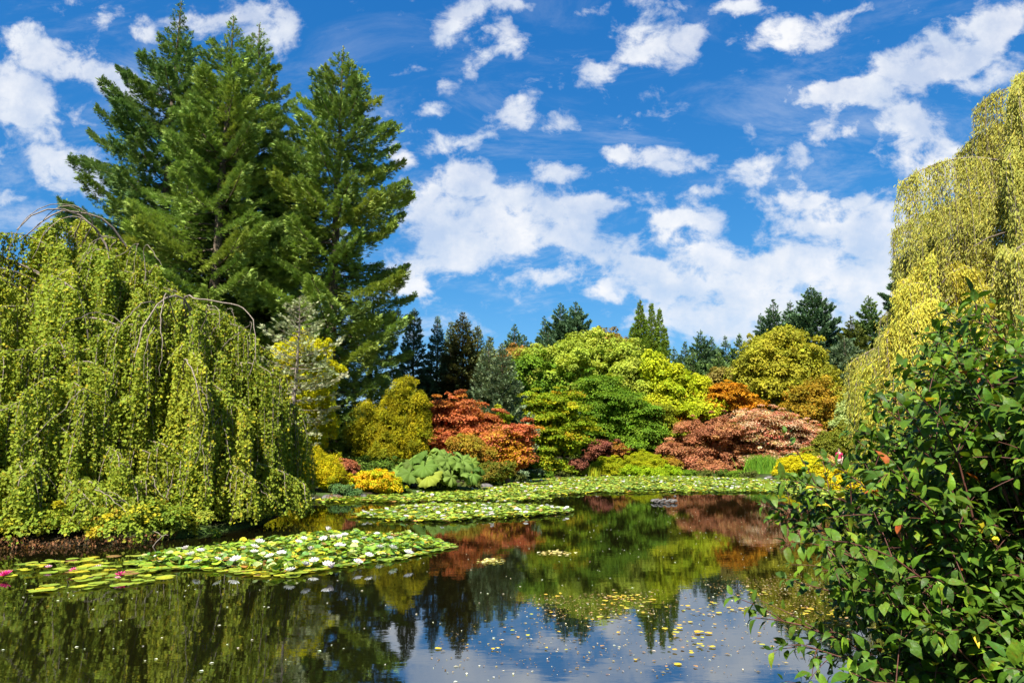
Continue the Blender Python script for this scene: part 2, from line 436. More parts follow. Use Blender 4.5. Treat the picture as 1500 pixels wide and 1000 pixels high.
mm = n_.new('ShaderNodeMix'); mm.data_type = 'RGBA'; mm.blend_type = 'MULTIPLY'; mm.inputs[0].default_value = .7
r2 = n_.new('ShaderNodeValToRGB'); r2.color_ramp.elements[0].position = .3; r2.color_ramp.elements[0].color = (.35, .35, .35, 1); r2.color_ramp.elements[1].position = .7; r2.color_ramp.elements[1].color = (1.3, 1.3, 1.2, 1)
l_.new(b_.outputs['Fac'], r2.inputs[0]); l_.new(r1.outputs[0], mm.inputs[6]); l_.new(r2.outputs[0], mm.inputs[7]); l_.new(mm.outputs[2], p_.inputs['Base Color'])
bp = n_.new('ShaderNodeBump'); bp.inputs['Strength'].default_value = .8; bp.inputs['Distance'].default_value = .08; l_.new(b_.outputs['Fac'], bp.inputs['Height']); l_.new(bp.outputs[0], p_.inputs['Normal'])
tag(grid().build('ground', gm, smooth=True, tint=False), kind='structure')

# water: dark pond with a nearly still surface
wm, n_, l_ = mat_new('pond_water')
n_.clear()
o_ = n_.new('ShaderNodeOutputMaterial')
df_ = n_.new('ShaderNodeBsdfPrincipled'); df_.inputs['Base Color'].default_value = (.0045, .0040, .0012, 1); df_.inputs['Roughness'].default_value = .6; df_.inputs['Specular IOR Level'].default_value = 0
gl_ = n_.new('ShaderNodeBsdfGlossy'); gl_.inputs['Roughness'].default_value = .015; gl_.inputs['Color'].default_value = (.88, .94, 1.0, 1)
fr_ = n_.new('ShaderNodeFresnel'); fr_.inputs['IOR'].default_value = 4.8
mx_ = n_.new('ShaderNodeMixShader')
tc_ = n_.new('ShaderNodeTexCoord')
mp = n_.new('ShaderNodeMapping'); mp.inputs['Scale'].default_value = (1.0, 2.2, 1); l_.new(tc_.outputs['Object'], mp.inputs[0])
w1 = n_.new('ShaderNodeTexNoise'); w1.inputs['Scale'].default_value = 2.2; w1.inputs['Detail'].default_value = 3; l_.new(mp.outputs[0], w1.inputs[0])
w2 = n_.new('ShaderNodeTexNoise'); w2.inputs['Scale'].default_value = 14; w2.inputs['Detail'].default_value = 2; l_.new(mp.outputs[0], w2.inputs[0])
# wind: ripples come and go over the pond
w3 = n_.new('ShaderNodeTexNoise'); w3.inputs['Scale'].default_value = .12; w3.inputs['Detail'].default_value = 3; l_.new(tc_.outputs['Object'], w3.inputs[0])
wr = n_.new('ShaderNodeMapRange'); wr.inputs['From Min'].default_value = .4; wr.inputs['From Max'].default_value = .62; wr.inputs['To Min'].default_value = .25; wr.inputs['To Max'].default_value = 1.0; l_.new(w3.outputs['Fac'], wr.inputs[0])
w2m = n_.new('ShaderNodeMath'); w2m.operation = 'MULTIPLY'; l_.new(w2.outputs['Fac'], w2m.inputs[0]); l_.new(wr.outputs[0], w2m.inputs[1])
w2s = n_.new('ShaderNodeMath'); w2s.operation = 'MULTIPLY_ADD'; l_.new(w2m.outputs[0], w2s.inputs[0]); w2s.inputs[1].default_value = .16; l_.new(w1.outputs['Fac'], w2s.inputs[2])
bp = n_.new('ShaderNodeBump'); bp.inputs['Strength'].default_value = 1.0; bp.inputs['Distance'].default_value = .0008; l_.new(w2s.outputs[0], bp.inputs['Height'])
l_.new(bp.outputs[0], gl_.inputs['Normal']); l_.new(bp.outputs[0], fr_.inputs['Normal'])
l_.new(fr_.outputs[0], mx_.inputs[0]); l_.new(df_.outputs[0], mx_.inputs[1]); l_.new(gl_.outputs[0], mx_.inputs[2]); l_.new(mx_.outputs[0], o_.inputs[0])
wx = [shore[:, 0].min() - 2, shore[:, 0].max() + 2]; wy = [shore[:, 1].min() - 1, shore[:, 1].max() + 1]
tag(MB().add([[wx[0], wy[0], 0], [wx[1], wy[0], 0], [wx[1], wy[1], 0], [wx[0], wy[1], 0]], [[0, 1, 2, 3]]).build('water', wm, tint=False), kind='structure')

# ------------------------------------------------------------------ plants
def trunk_limbs(mb, base, top, r0, targets, nseg=7, limb_r=.35, wob=.04):
    H = np.linalg.norm(np.asarray(top) - np.asarray(base))
    k = 8
    path = np.linspace(base, top, k) + rng.normal(0, wob * H * .2, (k, 3)) * np.array([1, 1, .2]); path[0] = base
    rad = r0 * np.linspace(1.15, .3, k); rad[0] *= 1.3
    tubes(mb, path, rad, 8)
    L, Rr = [], []
    for tg in targets:
        tg = np.asarray(tg)
        f = np.clip((tg[2] - base[2]) / max(H, .1) * .62, .12, .9) * rng.uniform(.75, 1.05)
        s = np.array([np.interp(f * (k - 1), np.arange(k), path[:, j]) for j in range(3)])
        mid = (s + tg) / 2 + np.array([0, 0, .14 * np.linalg.norm(tg - s)]) + rng.normal(0, .04 * H, 3)
        L.append(bez(s, mid, tg, nseg)); Rr.append(r0 * limb_r * (1.2 - f) * np.linspace(1, .12, nseg))
    if L: tubes(mb, np.array(L), np.array(Rr), 5)

def lobes(blobs, style='round'):
    """break every big ellipsoid into a smaller core with bulging boughs around it"""
    out_ = []
    for (x, y, z, a, b, c) in blobs:
        m = 13
        out_.append((x, y, z - .06 * c, a * .74, b * .74, c * .76))
        for d in rdir(m):
            if d[2] < -.35: d[2] = -d[2]
            f = rng.uniform(.20, .46); g = rng.uniform(.66, 1.10)
            fl = .55 if style == 'layer' else .85
            r_ = (a + b + c) / 3
            out_.append((x + d[0] * a * g, y + d[1] * b * g, z + d[2] * c * g, (a * .5 + r_ * .5) * f, (b * .5 + r_ * .5) * f, (c * .5 + r_ * .5) * f * fl))
    return out_
def crown_pts(blobs, n):
    """clump centres near the surface of a union of ellipsoids; returns centres and outward normals"""
    vol = np.array([b[3] * b[4] + b[4] * b[5] + b[3] * b[5] for b in blobs]); pr = vol / vol.sum()
    C, Nn = [], []
    tries = 0
    while sum(len(c) for c in C) < n and tries < 30:
        tries += 1
        k = rng.choice(len(blobs), n, p=pr)
        b = np.array(blobs)[k]
        d = rdir(n); d[:, 2] = np.where(d[:, 2] < -.25, -d[:, 2], d[:, 2]); d = unit(d)
        rr = np.where(rng.random(n) < .78, rng.uniform(.82, 1.03, n), rng.uniform(.35, .85, n))[:, None]
        p = b[:, :3] + d * b[:, 3:6] * rr
        ok = np.ones(n, bool)
        for j, bb in enumerate(blobs):
            q = np.linalg.norm((p - np.array(bb[:3])) / np.array(bb[3:6]), axis=1)
            ok &= ~((q < .72) & (k != j))
        C.append(p[ok]); Nn.append(unit(d[ok] / b[ok, 3:6]))
    return np.concatenate(C)[:n], np.concatenate(Nn)[:n]

def foliage(mb, blobs, pal, leaf, clump, nc, per, style='round', T=DIAMOND, jit=.16, patch=None, wide=.8, clumpjit=.14, lobed=True):
    if lobed: blobs = lobes(blobs, style)
    C, Nn = crown_pts(blobs, nc)
    nc = len(C)
    flat_ = {'round': .75, 'layer': .26, 'mound': .45, 'fine': .6, 'upright': 1.3}[style]
    rc = clump * rng.uniform(.5, 1.5, nc)
    sprig = rng.random(nc) < .14
    C = C + Nn * (sprig * rng.uniform(.5, 1.5, nc) * clump)[:, None]; rc = np.where(sprig, rc * .45, rc)
    k = np.repeat(np.arange(nc), per)
    n = len(k)
    d = rdir(n)
    if style == 'layer':
        rad = np.sqrt(rng.random(n)); th = rng.random(n) * 6.283
        d = np.stack([np.cos(th) * rad, np.sin(th) * rad, rng.normal(0, .35, n) + .6 * (1 - rad ** 2)], 1)
        rr = np.ones(n)
    else:
        s = d @ np.zeros(3) + np.einsum('ij,ij->i', d, Nn[k] * .6 + np.array([0, 0, .4]))
        d = np.where((s < -.2)[:, None], -d, d)
        rr = rng.uniform(.45, 1.05, n) ** .6
    off = d * rc[k][:, None] * rr[:, None] * np.array([1, 1, flat_])
    P = C[k] + off
    if style == 'layer':   # layers tilt down outwards
        hor = unit(Nn * np.array([1, 1, 0]) + 1e-6)
        P[:, 2] -= np.einsum('ij,ij->i', off, hor[k]) * .22
    nrm = unit(d * .5 + Nn[k] * .35 + np.array([0, 0, .75 if style in ('layer', 'mound') else .35]) + rng.normal(0, .45, (n, 3)))
    Y = rng.normal(0, 1, (n, 3)) + np.array([0, 0, {'upright': 1.6, 'mound': -1.0}.get(style, -.35)]) + d * .7
    Y = Y - nrm * np.einsum('ij,ij->i', Y, nrm)[:, None]
    cb_ = palcol(pal, nc, clumpjit, .05)
    C1 = palcol(pal, n, jit)
    Cl = cb_[k] * .62 + C1 * .38
    if patch is not None:     # (centre, radius, colour): parts of the crown that have turned colour
        for pc, pr_, pcol in patch:
            w = np.clip(1.3 - np.linalg.norm(P - np.array(pc), axis=1) / pr_, 0, 1)[:, None]
            w = (rng.random((n, 1)) < w) * .85
            Cl = Cl * (1 - w) + np.array(pcol) * np.clip(rng.normal(1, .2, (n, 1)), .5, 1.6) * w
    stamp(mb, T, P, Y, nrm, leaf * rng.uniform(.65, 1.35, n), Cl, wide)
    return C, Nn

def inner(mb, blobs, pal, size, n, f=.8):
    """leaves deep in the crown, so that it closes in the middle"""
    k = rng.integers(0, len(blobs), n)
    b = np.array(blobs)[k]
    P = b[:, :3] + rdir(n) * b[:, 3:6] * (rng.random((n, 1)) ** .45) * f
    stamp(mb, DIAMOND, P, rdir(n), rdir(n), size * rng.uniform(.7, 1.3, n), palcol(pal, n, .2), 1.0)

def px_blobs(D, bl, depth=.85):
    """ellipses drawn in the photograph (x, y, half-width, half-height[, depth offset]) as solid ellipsoids at depth D"""
    r = []
    for b in bl:
        dd = D + (b[4] if len(b) > 4 else 0)
        c = W(b[0], b[1], dd)
        s = dd / 1000 * 1.0
        r.append((c[0], c[1], c[2] - .03 * b[3] * s, .90 * b[2] * s, max(.9 * b[2] * s * depth, .3), .80 * b[3] * s))
    return r

def plant(name, label, cat, D, bl, pal, leaf, clump, nc, per, style='round', group=None, T=DIAMOND, trunk=True, tr=.22, basex=None, depth=.85,
          inn=None, patch=None, wide=.8, bark='bark', limbs=14, jit=.16, mat='leaf', clumpjit=.14, crown_name='crown', down=False):
    bl3 = px_blobs(D, bl, depth)
    cx = np.average([b[0] for b in bl3], weights=[b[3] ** 2 for b in bl3]) if basex is None else W(basex, 600, D)[0]
    cyy = np.mean([b[1] for b in bl3])
    base = np.array([cx, cyy, gz(cx, cyy) - .05])
    root = thing(name, label, cat, base, group)
    mb = MB()
    C, Nn = foliage(mb, bl3, pal, leaf * .8, clump * .8, int(nc * 1.25), int(per * 1.15), style, T, jit, patch, wide, clumpjit, lobed=(style != 'mound' or clump > .6))
    if inn is None: inn = nc * per // 7
    inner(mb, bl3, pal, leaf * 1.8, inn)
    # nothing grows below the ground
    mb.build(crown_name, M[mat], root, base)
    if trunk:
        tb = MB()
        top = np.array([cx, cyy, max(b[2] + b[5] * .35 for b in bl3)])
        if top[2] < base[2] + .5: top[2] = base[2] + .5
        sel = C[rng.choice(len(C), min(limbs, len(C)), replace=False)] - Nn[:1] * 0
        trunk_limbs(tb, base - [0, 0, .3], top, tr, sel)
        tb.build('trunk', M[bark], root, base, smooth=True, tint=False)
    return root

def conifer_mesh(H, Rprof, spacing=.5, per_whorl=6, droop=-.25, lift=.25, tuft=.35, pal=None, dens=26, sweep=48, T=SPRAY, ragged=.25, hang=.2, zmin=.06, frond=.42, thick=.12, minlen=.12, up=.3):
    """crown of one conifer standing at the origin"""
    mb, wood = MB(), MB()
    zs = []
    z = H * zmin
    while z < H * .985:
        zs.append(z); z += spacing * (0.35 + .65 * (1 - z / H) + .15) * rng.uniform(.8, 1.2)
    zs = np.array(zs)
    z0 = np.repeat(zs, per_whorl) + rng.normal(0, spacing * .25, len(zs) * per_whorl)
    B = len(z0)
    az = np.tile(np.arange(per_whorl) / per_whorl * 6.283, len(zs)) + np.repeat(rng.random(len(zs)) * 6.283, per_whorl) + rng.normal(0, .25, B)
    fz = np.clip(z0 / H, 0, 1)
    rp = np.array(Rprof)
    L = np.interp(fz, rp[:, 0], rp[:, 1]) * (1 + rng.normal(0, ragged, B)).clip(.45, 1.15)
    L = np.maximum(L, minlen)
    hd = np.stack([np.cos(az), np.sin(az), 0 * az], 1)
    lat = np.stack([-np.sin(az), np.cos(az), 0 * az], 1)
    dr = (droop * (1 - fz) + up * fz ** 2) + rng.normal(0, .07, B)
    lf = lift * rng.uniform(.6, 1.3, B)
    def at(b, t):
        return np.array([0, 0, 1.]) * (z0[b] + L[b] * (dr[b] * t + lf[b] * t * t))[:, None] + hd[b] * (L[b] * t)[:, None]
    nb = np.maximum(10, (dens * L ** 1.45).astype(int))
    b = np.repeat(np.arange(B), nb); n = len(b)
    ntw = (4 + L * 3.2)[b]
    t = rng.random(n) ** .65
    t = (np.floor(t * ntw) + .5 + rng.normal(0, .10, n)) / ntw * .97 + .03
    side = rng.choice([-1, 1], n)
    tl = (frond * L[b] * (1.02 - t) + .10 * L[b] ** .5)
    u = rng.random(n) ** .8
    sw = R(sweep)
    tang = unit(hd[b] + np.array([0, 0, 1.]) * (dr[b] + 2 * lf[b] * t)[:, None])
    tw = unit(tang * math.cos(sw) + lat[b] * (side * math.sin(sw))[:, None])
    P = at(b, t) + tw * (tl * u)[:, None]
    P[:, 2] += -hang * tl * u ** 2 + rng.normal(0, thick, n) * L[b] ** .3
    Yd = tw + tang * .35 + rng.normal(0, .28, (n, 3)) + np.array([0, 0, .10])
    nrm = np.array([0, 0, 1.]) + rng.normal(0, .5, (n, 3)) + hd[b] * .25
    tipc = (t > .8)
    cB = palcol(pal, B, .10, .03)
    Cc = cB[b] * .6 + palcol(pal, n, .2, .05) * .4
    Cc = Cc * (1 + .30 * ((u > .75) | tipc) * rng.random(n))[:, None]
    stamp(mb, T, P, Yd, nrm, tuft * np.clip(.45 + .35 * L[b], .4, 1.15) * rng.uniform(.65, 1.3, n), Cc)
    nl_ = 26   # the leader
    stamp(mb, T, np.stack([rng.normal(0, .04, nl_), rng.normal(0, .04, nl_), H - rng.random(nl_) * .05 * H], 1), rng.normal(0, .5, (nl_, 3)) + [0, 0, 1.1], rdir(nl_), tuft * .45, palcol(pal, nl_, .1))
    k = 5
    tt = np.linspace(0, 1, k)
    pts = np.stack([at(np.arange(B), np.full(B, x)) for x in tt], 1)
    rr = (.012 + .012 * L)[:, None] * np.linspace(1, .2, k)[None]
    tubes(wood, pts, rr, 3)
    th = np.linspace(0, H, 12)
    tubes(wood, np.stack([rng.normal(0, .03, 12), rng.normal(0, .03, 12), th], 1), (H * .014 + .04) * np.linspace(1.1, .06, 12), 8)
    return mb, wood
def conifer(name, label, cat, x, ytop, D, Rprof_px, group=None, base_z=None, **kw):
    top = W(x, ytop, D)
    g = gz(top[0], D) if base_z is None else base_z
    H = top[2] - g
    rp = [(a, r * D / 1000 * .95) for a, r in Rprof_px]
    mb, wood = conifer_mesh(H, rp, **kw)
    root = thing(name, label, cat, (top[0], D, g - .05), group)
    mb.build('crown', M['needle'], root)
    wood.build('trunk', M['bark'], root, smooth=True, tint=False)
    return root
# palettes (albedo)
FIR = [(4, (.125, .180, .050)), (3, (.170, .225, .054)), (2, (.075, .118, .038)), (.7, (.17, .19, .035))]
FIRD = [(4, (.070, .118, .044)), (3, (.10, .148, .048)), (1, (.10, .14, .03))]
BLUE = [(4, (.058, .100, .058)), (3, (.078, .126, .070)), (1, (.04, .075, .042))]
SILV = [(3, (.10, .135, .085)), (2, (.07, .10, .065)), (1, (.14, .17, .09))]
OLIVE = [(3, (.075, .090, .022)), (2, (.055, .070, .02)), (1, (.10, .11, .02))]
BEECH = [(6, (.150, .192, .022)), (4, (.105, .15, .020)), (2, (.24, .24, .025)), (.8, (.40, .30, .02)), (.25, (.24, .12, .02))]
WILLOW = [(5, (.38, .33, .055)), (3, (.30, .29, .050)), (3, (.19, .225, .045)), (1.5, (.46, .34, .04))]
LIME = [(4, (.20, .225, .020)), (3, (.26, .25, .018)), (2, (.14, .18, .018))]
LIMEP = [(4, (.20, .25, .036)), (3, (.26, .29, .04)), (2, (.16, .20, .03))]
GREEN = [(4, (.085, .155, .014)), (3, (.12, .19, .016)), (2, (.055, .11, .012))]
YGREEN = [(3, (.16, .21, .012)), (2, (.25, .24, .010)), (3, (.11, .17, .012)), (.3, (.32, .16, .01))]
GOLD = [(4, (.38, .31, .008)), (2, (.46, .34, .008)), (2, (.24, .25, .010))]
GOLDC = [(4, (.20, .18, .008)), (2, (.30, .25, .008)), (3, (.11, .12, .008))]
RED = [(4, (.27, .085, .038)), (3, (.34, .115, .045)), (2, (.19, .055, .028)), (1, (.36, .17, .03))]
REDP = [(4, (.33, .095, .055)), (3, (.37, .125, .055)), (2, (.22, .065, .03)), (.6, (.40, .24, .03))]
ORANGE = [(4, (.30, .125, .010)), (3, (.38, .18, .012)), (2, (.20, .10, .012))]
DUSTY = [(4, (.25, .105, .062)), (3, (.31, .145, .085)), (2, (.18, .07, .045)), (1, (.31, .18, .08))]
PINKY = [(4, (.33, .15, .11)), (3, (.38, .22, .16)), (2, (.22, .18, .06)), (1.5, (.30, .05, .05)), (3.2, (.48, .40, .31))]
PURP = [(3, (.15, .055, .045)), (2, (.21, .08, .055)), (1, (.10, .035, .03))]
BROWN = [(3, (.15, .105, .030)), (2, (.20, .13, .035)), (1, (.10, .09, .03))]
PALEG = [(3, (.26, .30, .13)), (2, (.18, .23, .08))]
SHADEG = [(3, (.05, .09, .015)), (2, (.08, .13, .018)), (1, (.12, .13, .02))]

# ---------------- big Douglas firs on the left
def pr(*a): return list(a)
BIGF = dict(tuft=.33, dens=50, spacing=1.1, per_whorl=6, droop=-.42, lift=.36, up=.10, hang=.7, frond=.34, thick=.07, ragged=.38, T=SPRAY, sweep=56)
conifer('douglas_fir', 'tallest dark fir with a spindly crooked top, far left of the group', 'fir tree', 266, 2, 47,
        [(0, 105), (.25, 120), (.5, 118), (.62, 112), (.72, 95), (.80, 62), (.87, 30), (.93, 15), (.975, 10), (1, 2)], 'tall firs behind the weeping beeches', pal=FIRD, **dict(BIGF, ragged=.42, zmin=.12, droop=-.24, lift=.34))
conifer('douglas_fir', 'broad sunlit green fir in the middle of the tall group', 'fir tree', 343, 22, 43,
        [(0, 120), (.3, 130), (.5, 112), (.65, 92), (.78, 62), (.88, 36), (.95, 15), (1, 2)], 'tall firs behind the weeping beeches', pal=FIR, **dict(BIGF, zmin=.30))
conifer('douglas_fir', 'slender fir tip just behind the broad middle fir', 'fir tree', 381, 34, 49,
        [(0, 110), (.3, 110), (.5, 100), (.65, 80), (.78, 56), (.88, 32), (.95, 13), (1, 2)], 'tall firs behind the weeping beeches', pal=FIR, **dict(BIGF, zmin=.15))
conifer('douglas_fir', 'tall fir with long drooping right-hand boughs beside open sky', 'fir tree', 503, 66, 45,
        [(0, 70), (.12, 84), (.28, 116), (.38, 118), (.5, 112), (.62, 103), (.74, 84), (.84, 56), (.92, 28), (.97, 10), (1, 2)], 'tall firs behind the weeping beeches', pal=FIR, **dict(BIGF, zmin=.06, ragged=.30))
conifer('douglas_fir', 'dark fir filling the gap between the two tall crowns', 'fir tree', 430, 190, 50,
        [(0, 120), (.3, 120), (.5, 105), (.7, 80), (.85, 45), (1, 4)], 'tall firs behind the weeping beeches', pal=FIRD, **dict(BIGF, zmin=.05))
conifer('douglas_fir', 'low fir at the left foot of the tall group behind the bare arching bough', 'fir tree', 205, 245, 52,
        [(0, 90), (.4, 80), (.7, 55), (.85, 35), (1, 4)], 'tall firs behind the weeping beeches', pal=FIRD, **dict(BIGF, zmin=.05))

conifer('douglas_fir', 'low dark fir at the right foot of the tall group, above the golden-olive conifer', 'fir tree', 548, 405, 54,
        [(0, 62), (.3, 58), (.6, 40), (.85, 16), (1, 2)], 'tall firs behind the weeping beeches', pal=FIRD, **dict(BIGF, zmin=.03))
# ---------------- narrow conifers of the middle distance
SM = dict(tuft=.27, dens=60, spacing=.32, per_whorl=6, thick=.07, frond=.40, T=SPRAY3, ragged=.20)
conifer('spruce_tree', 'narrow dark spruce spire with a side bough on its right, beside the tall firs', 'spruce', 607, 450, 58,
        [(0, 38), (.3, 34), (.6, 22), (.8, 13), (.93, 8), (1, 2)], pal=BLUE, droop=-.5, lift=.3, **SM)
conifer('spruce_tree', 'perfectly slim dark spruce spire standing alone against the sky', 'spruce', 641, 462, 58,
        [(0, 32), (.3, 31), (.55, 23), (.75, 14), (.9, 7), (1, 1.5)], pal=BLUE, droop=-.55, lift=.3, **SM)
conifer('spruce_tree', 'broad brownish spruce with dark tiered boughs left of the silver firs', 'spruce', 678, 457, 57,
        [(0, 46), (.3, 44), (.55, 33), (.75, 22), (.9, 11), (1, 2)], pal=[(3, (.045, .050, .018)), (2, (.075, .068, .022)), (1, (.03, .04, .016))], droop=-.25, lift=.15, **dict(SM, ragged=.28))
conifer('spruce_tree', 'pale blue spruce top peeping out behind the brownish spruce', 'spruce', 661, 470, 68,
        [(0, 34), (.4, 26), (.7, 15), (1, 2)], pal=SILV, droop=-.3, lift=.3, **SM)
conifer('cypress_tree', 'olive conifer tip behind the right side of the brownish spruce', 'conifer', 700, 478, 64,
        [(0, 30), (.4, 26), (.7, 15), (1, 3)], pal=OLIVE, droop=.1, lift=.3, **SM)
conifer('cypress_tree', 'dark olive conifer tip between the brownish spruce and the silver firs', 'conifer', 718, 492, 66,
        [(0, 30), (.4, 24), (.7, 14), (1, 3)], pal=OLIVE, droop=.1, lift=.3, **SM)
conifer('silver_fir', 'silvery green fir, taller left one of the pale pair behind the red maple', 'fir tree', 716, 500, 55,
        [(0, 44), (.3, 41), (.55, 30), (.8, 15), (1, 2)], 'pale pair of silver firs', pal=SILV, droop=-.45, lift=.35, **dict(SM, dens=46))
conifer('silver_fir', 'silvery green fir, lower right one of the pale pair behind the red maple', 'fir tree', 736, 503, 54,
        [(0, 54), (.3, 48), (.55, 33), (.8, 16), (1, 2)], 'pale pair of silver firs', pal=SILV, droop=-.45, lift=.35, **dict(SM, dens=46))

# ---------------- skyline conifers
SK = dict(tuft=.44, dens=30, spacing=.78, per_whorl=6, thick=.07, frond=.34, T=SPRAY3, ragged=.32, droop=-.25, lift=.32)
GS = 'conifers along the skyline'
for x, y, D, w, pal, lab in [
    (754, 475, 105, 34, BLUE, 'thin greyish blue conifer alone right of the silver firs'),
    (768, 490, 108, 30, BLUE, 'short bluish conifer at the right shoulder of the thin greyish one'),
    (797, 463, 110, 24, BLUE, 'small pointed conifer at the left of the twin-topped clump'),
    (821, 443, 110, 44, BLUE, 'left spire of the twin-topped conifer clump above the lime green tree'),
    (843, 442, 106, 50, BLUE, 'right and broader spire of the twin-topped conifer clump'),
    (803, 485, 104, 42, BLUE, 'low blue-green conifer under the twin-topped clump'),
    (868, 480, 112, 30, BLUE, 'low conifer at the right foot of the twin-topped clump'),
    (912, 498, 112, 26, BLUE, 'dark conifer tip just left of the poplar'),
    (987, 508, 112, 22, BLUE, 'first small dark conifer right of the poplar'),
    (1003, 500, 114, 22, BLUE, 'second small dark conifer right of the poplar'),
    (1026, 482, 108, 36, BLUE, 'tallest conifer of the row between the poplar and the olive tree'),
    (1042, 494, 112, 30, BLUE, 'conifer leaning on the right of the tallest in the row'),
    (1062, 491, 110, 26, BLUE, 'slim conifer midway between the poplar and the olive tree'),
    (1083, 488, 108, 30, FIRD, 'dark green conifer touching the left edge of the olive tree'),
    (1113, 462, 102, 28, BLUE, 'dark conifer tip above the left shoulder of the olive tree'),
    (1132, 438, 100, 40, BLUE, 'second tallest conifer above the olive tree'),
    (1157, 440, 104, 36, BLUE, 'conifer between the two tallest above the olive tree'),
    (1187, 418, 98, 58, BLUE, 'largest blue-green conifer, rising behind the olive tree'),
    (1246, 462, 96, 42, OLIVE, 'olive brown conifer between the largest one and the willow'),
    (1272, 432, 98, 46, FIRD, 'tall dark conifer partly behind the golden willow'),
    (1236, 492, 88, 50, SILV, 'pale blue-green conifer in front of the olive brown one'),
    (1268, 520, 86, 54, BLUE, 'low wide conifer beside the foot of the willow curtain'),
    (1100, 500, 108, 34, OLIVE, 'olive conifer tip low behind the left shoulder of the olive tree'),
    (970, 515, 118, 30, FIRD, 'low dark conifer right behind the poplar foot'),
    (1015, 512, 104, 30, FIRD, 'low dark conifer in front of the row right of the poplar'),
    (1052, 515, 102, 32, FIRD, 'low dark green conifer nearest the brownish shrub tree'),
    (778, 500, 112, 34, FIRD, 'low dark conifer between the greyish blue one and the small pointed one'),
    (1212, 470, 104, 40, BLUE, 'conifer filling the gap right of the largest skyline conifer'),
    (1330, 350, 96, 60, BLUE, 'tall conifer seen through the left fringe of the willow'),
    (1420, 440, 96, 60, BLUE, 'conifer hidden behind the willow crown')]:
    conifer('skyline_conifer', lab, 'conifer', x, y, D, [(0, w * 1.4), (.3, w * 1.3), (.55, w * .95), (.8, w * .46), (.93, w * .16), (1, 1)], GS, pal=pal, **SK)

# Lombardy poplar with several spires
def poplar():
    D = 86.0; c0 = W(946, 520, D); g = gz(c0[0], D); base = np.array([c0[0], D, g - .05])
    root = thing('poplar_tree', 'tall narrow poplar with several upright green spires', 'poplar', base)
    mb, tb = MB(), MB()
    pal = [(3, (.095, .145, .026)), (2, (.13, .18, .03)), (1, (.07, .11, .024))]
    for x, y, w in ((938, 438, 15), (953, 446, 12), (965, 452, 10), (926, 478, 12), (973, 482, 9), (946, 490, 22), (934, 500, 18), (960, 500, 18)):
        t = W(x, y, D); H = t[2] - g
        a, b = conifer_mesh(H, [(0, w * .086), (.3, w * .10), (.6, w * .085), (.85, w * .045), (1, .08)], spacing=.55, per_whorl=7, droop=1.5, lift=.3, up=.2, tuft=.5, pal=pal, dens=34, T=SPRAY3, frond=.3, hang=0, thick=.1, ragged=.2)
        for src, dst in ((a, mb), (b, tb)):
            off = 0
            V = np.concatenate(src.v) + np.array([t[0] - base[0], rng.normal(0, .5), 0]); Q = np.concatenate(src.q)
            dst.add(V, Q, None, np.concatenate(src.c))
    mb.build('crown', M['leaf'], root); tb.build('trunk', M['bark'], root, smooth=True, tint=False)
poplar()

# ---------------- deciduous trees at the back
BK = dict(leaf=.34, clump=1.15)
plant('brown_tree', 'brownish rounded tree top between the conifers and the poplar', 'tree', 100, [(885, 505, 26, 22), (898, 512, 20, 20), (876, 520, 24, 24)], BROWN, .4, 1.2, 90, 60, inn=600)
plant('brown_tree', 'small russet tree top beside the silver firs', 'tree', 84, [(752, 525, 20, 20), (742, 535, 16, 20), (760, 545, 22, 22)], [(3, (.22, .115, .035)), (2, (.16, .12, .03))], .34, 1.0, 80, 60, inn=500)
plant('green_tree', 'rounded mid-green tree right of the silver firs', 'tree', 78, [(780, 550, 32, 36), (765, 575, 26, 36), (800, 565, 28, 40)], GREEN, .32, 1.1, 170, 80, clumpjit=.2)
plant('lime_tree', 'broad lime green tree with a rounded top, tallest of the deciduous trees at mid height', 'tree', 80,
      [(800, 530, 40, 18), (855, 528, 62, 30), (870, 500, 22, 14), (905, 530, 36, 28), (840, 570, 80, 50), (900, 575, 60, 50)], LIMEP, .32, 1.2, 430, 85, clumpjit=.16, tr=.35, limbs=24)
plant('lime_tree', 'pale yellow-green tree in front of the poplar', 'tree', 74, [(930, 560, 36, 36), (950, 585, 46, 40), (905, 600, 40, 40)], LIMEP, .30, 1.1, 240, 80)
plant('yellow_tree', 'brightest lemon yellow tree right of the poplar foot', 'tree', 72,
      [(958, 545, 22, 24), (985, 565, 32, 28), (1015, 580, 30, 24), (975, 600, 56, 36), (1030, 600, 26, 24)], [(4, (.25, .28, .014)), (3, (.31, .32, .014)), (2, (.17, .23, .012))], .27, .95, 320, 85, clumpjit=.12)
plant('olive_tree', 'large round olive-yellow tree below the tallest skyline conifers', 'tree', 78,
      [(1135, 510, 36, 34), (1160, 520, 40, 34), (1115, 535, 36, 34), (1190, 550, 34, 36), (1140, 570, 60, 46), (1095, 555, 20, 26), (1205, 590, 26, 36)],
      [(4, (.22, .21, .024)), (3, (.28, .26, .026)), (2, (.14, .155, .02))], .30, 1.25, 460, 95, clumpjit=.12, tr=.4, limbs=22)
plant('brown_tree', 'dull brownish shrub tree left of the large olive tree', 'tree', 82, [(1075, 560, 30, 22), (1055, 575, 26, 22), (1085, 585, 26, 26)], [(3, (.14, .12, .035)), (2, (.18, .14, .04))], .33, 1.0, 130, 70)
plant('orange_tree', 'orange brown tree at the right foot of the large olive tree', 'tree', 72, [(1195, 590, 32, 34), (1215, 625, 30, 32), (1175, 620, 26, 30), (1235, 640, 22, 22)],
      [(4, (.20, .135, .014)), (3, (.26, .15, .014)), (2, (.13, .12, .014))], .27, .95, 230, 75, clumpjit=.22)
plant('pale_shrub', 'pale grey-green shrub between the orange brown tree and the willow', 'shrub', 62, [(1250, 603, 22, 22), (1240, 620, 18, 20)], PALEG, .24, .6, 90, 60)

